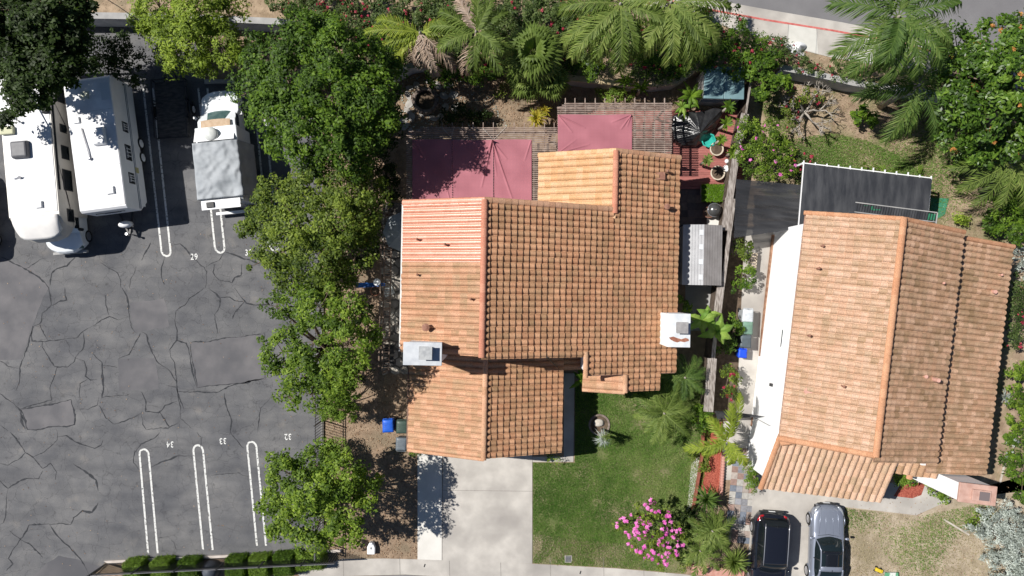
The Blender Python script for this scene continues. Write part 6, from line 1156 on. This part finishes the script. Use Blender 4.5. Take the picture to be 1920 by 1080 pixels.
shrub('scrubby plants between the gravel strip and the mulch bed',[(1300,850,.5,10,.7),(1312,880,.5,9,.7),(1330,870,.5,10,.7)],'olive',None,.10,0,name='low_plant',tr=0)
shrub('tangled brown and green plants at the lawn corner',[(1285,1050,.5,14,.7),(1275,1035,.5,12,.7)],'olive',('litter',.4,.10),.10,0,name='low_plant',tr=0)
for i,(a,b,w_) in enumerate(((248,1075,9),(300,1073,9),(352,1072,8),(0,0,0),(440,1068,8),(484,1066,8),(530,1062,8),(580,1056,10))):
    if not a: continue
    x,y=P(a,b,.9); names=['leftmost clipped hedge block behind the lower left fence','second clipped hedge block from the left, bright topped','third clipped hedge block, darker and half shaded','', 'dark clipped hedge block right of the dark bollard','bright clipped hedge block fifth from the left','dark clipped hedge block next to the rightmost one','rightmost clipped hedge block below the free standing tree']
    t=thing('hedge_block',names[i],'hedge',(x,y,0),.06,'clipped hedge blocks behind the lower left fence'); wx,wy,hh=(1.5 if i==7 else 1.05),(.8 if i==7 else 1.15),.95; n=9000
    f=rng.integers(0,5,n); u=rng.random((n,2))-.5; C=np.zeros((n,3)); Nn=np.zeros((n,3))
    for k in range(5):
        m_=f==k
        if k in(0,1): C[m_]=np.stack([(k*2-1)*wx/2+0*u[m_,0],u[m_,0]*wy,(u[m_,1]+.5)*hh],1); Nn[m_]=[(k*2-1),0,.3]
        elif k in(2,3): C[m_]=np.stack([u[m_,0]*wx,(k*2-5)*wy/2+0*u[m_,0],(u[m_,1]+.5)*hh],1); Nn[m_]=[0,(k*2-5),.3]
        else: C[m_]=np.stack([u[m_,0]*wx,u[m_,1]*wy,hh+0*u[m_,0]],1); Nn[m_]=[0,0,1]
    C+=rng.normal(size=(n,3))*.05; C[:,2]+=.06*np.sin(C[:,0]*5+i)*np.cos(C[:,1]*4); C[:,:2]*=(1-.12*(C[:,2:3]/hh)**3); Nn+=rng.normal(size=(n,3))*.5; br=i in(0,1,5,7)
    leaves('foliage',C,Nn,.07*(.6+.8*rng.random(n)),np.clip(.5+rng.normal(size=n)*.2,0,1),leafm('hedge' if br else 'green'),t); MB().box((0,0,hh*.47),(wx*.9,wy*.9,hh*.9)).build('branches',mat('hedge_light_block',(.02,.03,.01)),t)  # branches is a solid dark core added to block light inside the hedge
x,y=P(388,1075,.8); bo_=thing('dark_boulder','dark dome shaped cover between the hedge blocks behind the lower left fence','dome',(x,y,0)); MB().lathe((0,0,0),[(.5,0),(.52,.3),(.4,.6),(.2,.78),(.01,.82)],14).build('dome',mat('dark_dome',(.05,.06,.08),(.09,.1,.12),4,.6),bo_,smooth=True)
# bare branched tree
x,y=P(1500,215); bt_=thing('bare_tree','leafless pale branched small tree on the upper slope','tree',(x,y,0)); mb=MB(); rr=random.Random(5)
def branch(p,d,l,r,k):
    e=p+d*l; m_=(p+e)/2+Vector((rr.uniform(-.1,.1),rr.uniform(-.1,.1),.05)); mb.tube([p,m_,e],[r,r*.85,r*.6],6)
    if k>0:
        for _ in range(3): nd=(d+Vector((rr.uniform(-.9,.9),rr.uniform(-.9,.9),rr.uniform(-.1,.5)))).normalized(); branch(e,nd,l*.7,r*.6,k-1)
branch(Vector((0,0,0)),Vector((.0,0,1)),.7,.12,0)
for a_ in range(6): branch(Vector((0,0,.6)),Vector((math.cos(a_*1.05),math.sin(a_*1.05),.35)).normalized(),.75,.07,3)
mb.build('branches',palebark,bt_,smooth=True)
shrub('dense leafy ground shrubs between the top fan palm and the red flowered shrubs',[(1045,75,2.0,34,.6),(1080,60,2.1,34,.6),(1130,25,2.2,36,.6),(1100,100,1.8,28,.6),(960,90,1.8,28,.6),(1060,110,1.6,24,.6)],'bank',('red',.12,.09))
shrub('leafy slope shrub under the second drooping palm',[(1290,30,2.2,36,.6),(1300,75,2.1,32,.6),(1230,20,2.2,34,.6),(1255,130,1.6,24,.6)],'green',('red',.1,.10),.11)
shrub('shrub thicket below the yellowed palm, above the curved wall',[(760,80,1.9,30,.6),(790,95,1.8,28,.6),(720,115,1.8,30,.6),(845,100,1.8,24,.6)],'bank',('red',.08,.09))
shrub('olive shrub thicket at the top edge beside the yellow green tree',[(560,-5,2.2,30,.6),(590,25,2.0,26,.6),(520,10,1.8,20,.6)],'bank')
shrub('added dark bushes deepening the shade below the largest tree, by the upper end of the trellis',[(700,290,1.6,34,.7),(730,250,1.5,26,.7),(690,340,1.6,34,.7),(735,330,1.3,20,.7),(700,240,1.6,30,.7),(650,310,1.6,26,.7)],'dark',None,.13,0,name='leafy_shrub')  # bushes added so the ground under the trees reads as deep shade
shrub('dark bushes added to deepen the shade below the olive tree, along the trellis fence',[(690,430,1.4,24,.7),(695,480,1.4,22,.7),(680,390,1.4,26,.7),(660,500,1.3,22,.7),(735,370,1.2,16,.7)],'dark',None,.13,0,name='leafy_shrub')  # also added, dark leaves covering lit soil under the crown
shrub('dark filler bushes added for deeper shade below the open crowned tree',[(690,580,1.2,20,.7),(665,620,1.3,24,.7),(695,640,1.2,18,.7),(680,690,1.1,18,.7)],'dark',None,.12,0,name='leafy_shrub')  # same added filler, darkening the ground below this crown
# palms
feather_palm('bright green feather palm with broad upright fronds, above the shrub with red blooms',(892,110),(893,60),5.2,2.25,[(85,1.05,38,65),(-58,1.1,30,70),(-95,.95,15,85),(150,1.0,30,70),(170,1.1,20,60),(35,.9,30,75),(-25,.95,25,80),(120,.85,35,70),(200,1.0,25,75),(-110,1.05,5,80),(60,.8,40,60),(-40,.8,40,70)],'palm',zb,ll=.62,lw=.05,nl=46,hang=.45,dead=(9,7))
feather_palm('yellowed feather palm with brown hanging fronds, left of the bright one',(790,100),(788,62),4.6,2.7,[(178,1.1,25,60),(195,1.0,15,75),(160,.95,25,70),(0,.9,25,70),(20,.8,30,70),(215,.9,5,85),(-70,.95,5,85),(-88,.75,0,90),(-40,1.0,5,70),(-115,.7,0,90)],'palmyellow',zb,ll=.6,lw=.05,nl=34,hang=.5,dead=(6,7,8,9))
feather_palm('drooping feather palm hanging its fronds towards the oleander, left of the top kerb',(1165,60),(1163,8),6.2,3.2,[(-88,1.1,25,95),(-135,1.15,22,80),(-150,1.1,15,75),(-115,1.0,20,95),(180,1.0,25,80),(-70,.9,25,95),(-20,1.0,25,70),(30,.9,30,70),(90,.9,40,60),(135,.9,35,60)],'palm',zb,ll=.85,lw=.05,nl=62,hang=.6)
feather_palm('second drooping feather palm beside the red kerb, right of the first',(1262,50),(1258,5),6.2,3.2,[(-50,1.1,25,85),(-62,1.15,18,95),(-35,1.1,25,85),(-85,1.0,22,95),(-120,.9,20,90),(0,1.0,25,70),(180,.8,30,70),(60,.9,40,60),(110,.9,35,60)],'palm',zb,ll=.85,lw=.05,nl=62,hang=.6)
feather_palm('tall big feather palm over the road and sidewalk, upper right',(1690,100),(1684,32),7.6,3.1,[(-128,1.15,22,75),(-90,1.0,25,85),(-100,.9,15,95),(-150,1.1,20,70),(-40,1.05,25,70),(-62,1.0,25,80),(-20,1.0,25,70),(15,1.0,30,65),(55,.9,35,60),(95,.9,40,55),(135,1.0,30,65),(165,1.05,25,70),(-110,.8,45,80)],'palmdark',zb,ll=.9,lw=.055,nl=64,hang=.5)
feather_palm('leaning feather palm with a bare grey trunk on the dry slope',(1650,200),(1722,160),4.6,3.0,[(-170,1.1,20,60),(-60,1.1,15,75),(-100,1.0,15,85),(-115,1.1,15,70),(0,1.1,25,60),(20,.9,25,60),(-25,1.1,20,75),(60,.9,30,60),(110,1.0,25,70),(145,.9,30,70),(185,.9,20,80)],'palmdark',0,ll=.75,lw=.045,nl=42,hang=.4,trunk=.14)
feather_palm('feather palm with yellow tipped fronds at the right edge above the roof corner',(1890,330),(1893,305),4.2,2.9,[(185,1.1,20,60),(160,.9,25,60),(-120,1.0,15,80),(-90,.9,15,80),(130,1.0,25,60),(-60,.9,20,70),(100,.9,30,60),(60,.9,30,60),(-150,1.0,18,70),(0,.9,25,60)],'palm',0,ll=.65,lw=.045,nl=38,hang=.4)
feather_palm('fine leaved pygmy date palm close to the stepped roof corner',(1282,700),(1284,708),2.3,1.35,ring(16,0,30,85),'palmdark',0,name='date_palm',trunk=.1,ll=.34,lw=.03,nl=34,hang=.3)
feather_palm('wide pygmy date palm on the lawn, lower left of its twin',(1246,765),(1245,775),2.2,1.75,ring(18,10,28,75),'palm',0,name='date_palm',trunk=.1,ll=.42,lw=.028,nl=38,hang=.25)
feather_palm('yellow green feather palm over the red mulch bed',(1345,835),(1364,826),2.9,2.3,[(72,1.15,22,60),(85,.9,35,60),(195,1.05,18,70),(210,.7,25,80),(-50,.9,20,80),(-75,.7,20,85),(130,.7,35,70)],'palmyellow',0,trunk=.08,ll=.5,lw=.06,nl=34,hang=.35)
feather_palm('small green feather palm with orange stalks at the bottom, left of the round fan plant',(1312,1030),(1312,1032),1.6,1.35,ring(11,20,40,80),'palm',0,trunk=.08,ll=.36,lw=.04,nl=26,hang=.3)
feather_palm('spiky palm clump between the two round fan plants',(1330,990),(1335,995),1.9,1.4,ring(12,0,35,75),'palm',0,name='date_palm',trunk=.08,ll=.4,lw=.04,nl=24,hang=.3)
fan_palm('big round fan palm with pleated green leaves above the pergola',(1000,100),3.6,1.15,26,'palm',0,.75)
fan_palm('smaller fan palm in front of the big round one',(1030,150),2.4,.75,14,'palm',0,.55)
fan_palm('low fan palm left of the smaller one, at the shade edge',(985,150),2.2,.8,12,'palm',0,.5)
rosette('yucca','round dark spiky plant with broad blades beside the mosaic walkway',1325,936,1.1,.92,110,'palmdark',.075,droop=.15)
rosette('yucca','round bright spiky plant at the bottom beside the black car',1375,1052,1.1,1.0,150,'palm',.07,droop=.15)
rosette('strappy_plant','strap leaved clump below the round dark spiky plant',1340,975,.9,.8,70,'green',.05)
rosette('strappy_plant','small strap leaved clump right of the bottom feather palm',1356,1005,.7,.65,60,'palm',.04)
rosette('ponytail_plant','pale tufted plant at the concrete ring on the lawn',1130,822,1.5,.62,150,'silver',.02,droop=.5,elmin=0)
rosette('ponytail_plant','fine leaved green tuft just above the pale tufted plant',1137,818,2.0,.4,60,'palm',.02,droop=.5)
rosette('flax_plant','yellow and green strappy clump between the two pergolas',1006,222,1.0,.75,80,'yellowleaf',.06,droop=.3,elmin=10)
rosette('flax_plant','smaller yellow strappy tuft beside the first, near the taller pergola',1022,208,.9,.5,40,'yellowleaf',.05,droop=.3,elmin=10)
rosette('agave','pale variegated spiky plant at the right edge below the roof end',1883,745,.5,.6,50,'silver',.05,stem=False)
rosette('strappy_plant','dark grassy tuft by the upper left slats of the long pergola',885,215,.6,.5,50,'palmdark',.03)
for a,b,s in((1387,235,'the upper plumeria of the deck edge, with rosettes of long leaves'),(1395,165,'the plumeria right of the teal shed'),(1325,298,'small pinkish plumeria over the lower cream pot')): pass
rosette('plumeria','leafy rosette plant on a thin stem right of the black plastic sheet',1362,232,1.7,.48,34,'lime',.11,droop=.1,elmin=0,elmax=50); rosette('plumeria','tallest rosette plant below the teal shed corner, with a cream flower',1366,200,1.8,.48,34,'green',.11,droop=.1,elmin=0,elmax=50)
rosette('plumeria','rosette plant growing in the lower cream pot',1327,300,1.9,.45,26,'palm',.10,droop=.1,elmin=0,elmax=50,zb=.5); rosette('plumeria','rosette plant overhanging the upper cream pot',1352,262,1.5,.42,24,'lime',.10,droop=.1,elmin=0,elmax=50); rosette('plumeria','low rosette plant beside the pink flowered shrub',1375,285,1.4,.5,34,'lime',.11,droop=.1,elmin=0,elmax=50)
broadleaf('banana_plant','banana plant with torn light green leaves behind the right chimney',1316,600,2.2,5,.95,.42,'banana'); broadleaf('banana_plant','banana plant with large leaves reaching over the fence end',1343,622,2.1,6,1.0,.45,'banana'); broadleaf('banana_plant','lower banana plant close to the chimney cap',1325,590,1.9,5,.8,.36,'banana')
broadleaf('broadleaf_plant','broad leaved ginger plant left of the teal shed',1295,180,1.4,9,.95,.26,'green'); broadleaf('broadleaf_plant','broad leaved plant with a pink flower beside the taller pergola',1280,200,1.1,8,.8,.2,'banana'); broadleaf('broadleaf_plant','dark broad leaved plant in the shaded corner by the garage path',1092,712,1.5,7,.8,.25,'green')
broadleaf('broadleaf_plant','leafy clump in front of the tan capped wall, left one',1172,152,1.5,10,.6,.14,'green',0); broadleaf('broadleaf_plant','leafy clump in front of the tan capped wall, right one',1203,165,1.4,10,.6,.14,'green',0)
# grass and litter
def patch(sc,th,seed):
    def f(q,r): v=np.sin(q[:,0]*sc+seed+1.7*np.sin(q[:,1]*sc*.8))+np.sin(q[:,1]*sc*1.1+seed*2+1.4*np.sin(q[:,0]*sc*.7)); return v+r.normal(size=len(q))*.55>th
    return f
nz=lambda q,s_,o_:np.array([noise.noise((a*s_,b*s_,o_)) for a,b in q])
def lawn_t(q): return np.clip(.32+.36*nz(q,.45,1.)+.30*nz(q,1.6,5.)+.20*np.clip((q[:,0]-4.8)/4,-.6,1.2)+.12*np.clip((-q[:,1]-13.5)/1.5,0,2),0.02,1)
def lawn_a(q,r): return (nz(q,1.1,8.)-.35*np.clip((2.2-q[:,0]),0,1)-.35*np.clip((-14.2-q[:,1]),0,1))+r.normal(size=len(q))*.2>-.45
lp=[P(*q) for q in[(999.5,868),(1077,868),(1079,717),(1333,692),(1330,860),(1300,960),(1283,1074),(1160,1064),(999.5,1055)]]
o=blades('lawn_grass',lp,1500,.05,'grass',None,.012,.9,.028,seed=2,tf=lawn_t,area=lawn_a); tag(o,'green mown front lawn with dry straw patches','grass',kind='stuff')
dryp=[P(*q) for q in[(1000,1000),(1060,1010),(1280,1030),(1283,1074),(1160,1064),(999.5,1055)]]; o=blades('dry_grass',dryp,700,.05,'drygrass',None,.012,1,.03,area=patch(.9,-.3,1),seed=3); tag(o,'dry straw coloured grass along the lower lawn edge','grass',kind='stuff')
o=blades('weeds',[P(*q) for q in[(1583,952),(1720,968),(1830,945),(1920,960),(1920,1080),(1580,1080)]],500,.07,'grass',None,.01,.9,.03,area=patch(.9,.45,4),seed=4); tag(o,'patchy green weeds on the dry front yard','grass',kind='stuff')
o=blades('straw',[P(*q) for q in[(1583,952),(1720,968),(1830,945),(1920,960),(1920,1080),(1580,1080)]],230,.05,'drygrass',None,.01,1.3,.03,seed=5); tag(o,'dry straw and mown stalks over the front yard soil','straw',kind='stuff')
sl_=[P(*q) for q in[(1410,170),(1500,160),(1700,190),(1920,300),(1920,430),(1860,470),(1500,400),(1480,300)]]
o=blades('slope_grass',sl_,700,.08,'grass',None,.01,.9,.03,area=patch(.55,.0,2.2),seed=6); tag(o,'rough green grass patches on the dry slope','grass',kind='stuff'); o=blades('slope_lawn',[P(*q) for q in[(1478,262),(1560,250),(1620,262),(1700,300),(1730,330),(1500,305)]],1100,.07,'grass',None,.012,.9,.03,area=patch(1.3,-.9,1.2),seed=21); tag(o,'greener grass band on the slope just above the black canopy','grass',kind='stuff'); o=blades('slope_straw',sl_,110,.05,'drygrass',None,.01,1.3,.03,seed=7); tag(o,'dry straw over the slope soil','straw',kind='stuff')
def litter(name,label,poly,n,s,leaf='litter',z=.03,seed=1):
    r=np.random.default_rng(seed); p=np.array([P(*q) for q in poly]); mn=p.min(0);mx=p.max(0); q=mn+r.random((n,2))*(mx-mn); ins=np.zeros(n,bool); j=len(p)-1
    for i in range(len(p)): ins^=((p[i,1]>q[:,1])!=(p[j,1]>q[:,1]))&(q[:,0]<(p[j,0]-p[i,0])*(q[:,1]-p[i,1])/(p[j,1]-p[i,1]+1e-9)+p[i,0]); j=i
    q=q[ins]; n=len(q); o=leaves(name,np.concatenate([q,np.full((n,1),z)],1),np.array([0,0,1.])+r.normal(size=(n,3))*.25,s*(.4+r.random(n)),r.random(n),leafm(leaf),None,.6); tag(o,label,'leaf litter',kind='stuff')
litter('leaf_litter','fallen leaves and twigs on the bare soil beside the garage',[(608,690),(770,690),(783,850),(783,1046),(650,1046),(608,1040)],5000,.07,seed=11)
litter('leaf_litter','fallen leaves on the back garden soil above the pergolas',[(760,130),(1300,165),(1300,200),(1045,200),(1040,240),(760,240)],5000,.08,seed=12)
litter('leaf_litter','leaf litter under the trees along the parking lot',[(606,100),(760,100),(720,690),(606,690)],4500,.09,seed=13)
litter('leaf_litter','dry leaves and stones on the top planted slope',[(-50,-40),(1060,-40),(1300,36),(1560,115),(1700,140),(1290,130),(740,130),(540,40),(-50,25)],4500,.08,z=zb+.03,seed=14)
litter('leaf_litter','scattered leaves on the dry slope and front yard',[(1500,160),(1920,200),(1920,1080),(1580,1080),(1583,952),(1860,900),(1800,420),(1480,300)],4000,.07,seed=15)
litter('leaf_litter','a few leaves and specks on the parking lot asphalt',[(0,450),(600,430),(600,1030),(200,1050),(0,1080)],420,.06,z=.025,seed=16)
litter('pebbles','pale pebbles and debris along the stone fire ring bed',[(740,140),(900,150),(960,235),(740,250)],700,.10,'silver',seed=17)
#SECTION5
# ---------------------------------------------------------------- camera and light
cam=bpy.data.cameras.new('camera'); cam.sensor_width=36; cam.lens=36*H/(1920/PX); cam.clip_end=2000
co=bpy.data.objects.new('camera',cam); COL.objects.link(co); co.location=(0,0,H); S.camera=co
sd=Vector((.745,-.235,-1)); el=math.asin(1/sd.length)
sun=bpy.data.lights.new('sun','SUN'); sun.energy=5.0; sun.angle=math.radians(.53); sun.color=(1,.965,.91)
so=bpy.data.objects.new('sun',sun); COL.objects.link(so); so.rotation_euler=sd.to_track_quat('-Z','Y').to_euler(); so.location=(-30,10,40)
w=bpy.data.worlds.new('World'); S.world=w; w.use_nodes=True; nt=w.node_tree; sk=nt.nodes.new('ShaderNodeTexSky'); sk.sky_type='NISHITA'; sk.sun_disc=False; sk.ozone_density=4.0; sk.dust_density=.4; sk.air_density=.8; sk.sun_elevation=el; sk.sun_rotation=math.atan2(-sd.x,-sd.y)
nt.links.new(sk.outputs[0],nt.nodes['Background'].inputs[0]); nt.nodes['Background'].inputs[1].default_value=.05
S.render.engine='CYCLES'; S.view_settings.view_transform='Standard'; S.view_settings.look='None'; S.view_settings.exposure=.3; S.view_settings.gamma=1
S.render.resolution_x=1024; S.render.resolution_y=576
S.cycles.max_bounces=6; S.cycles.transparent_max_bounces=8
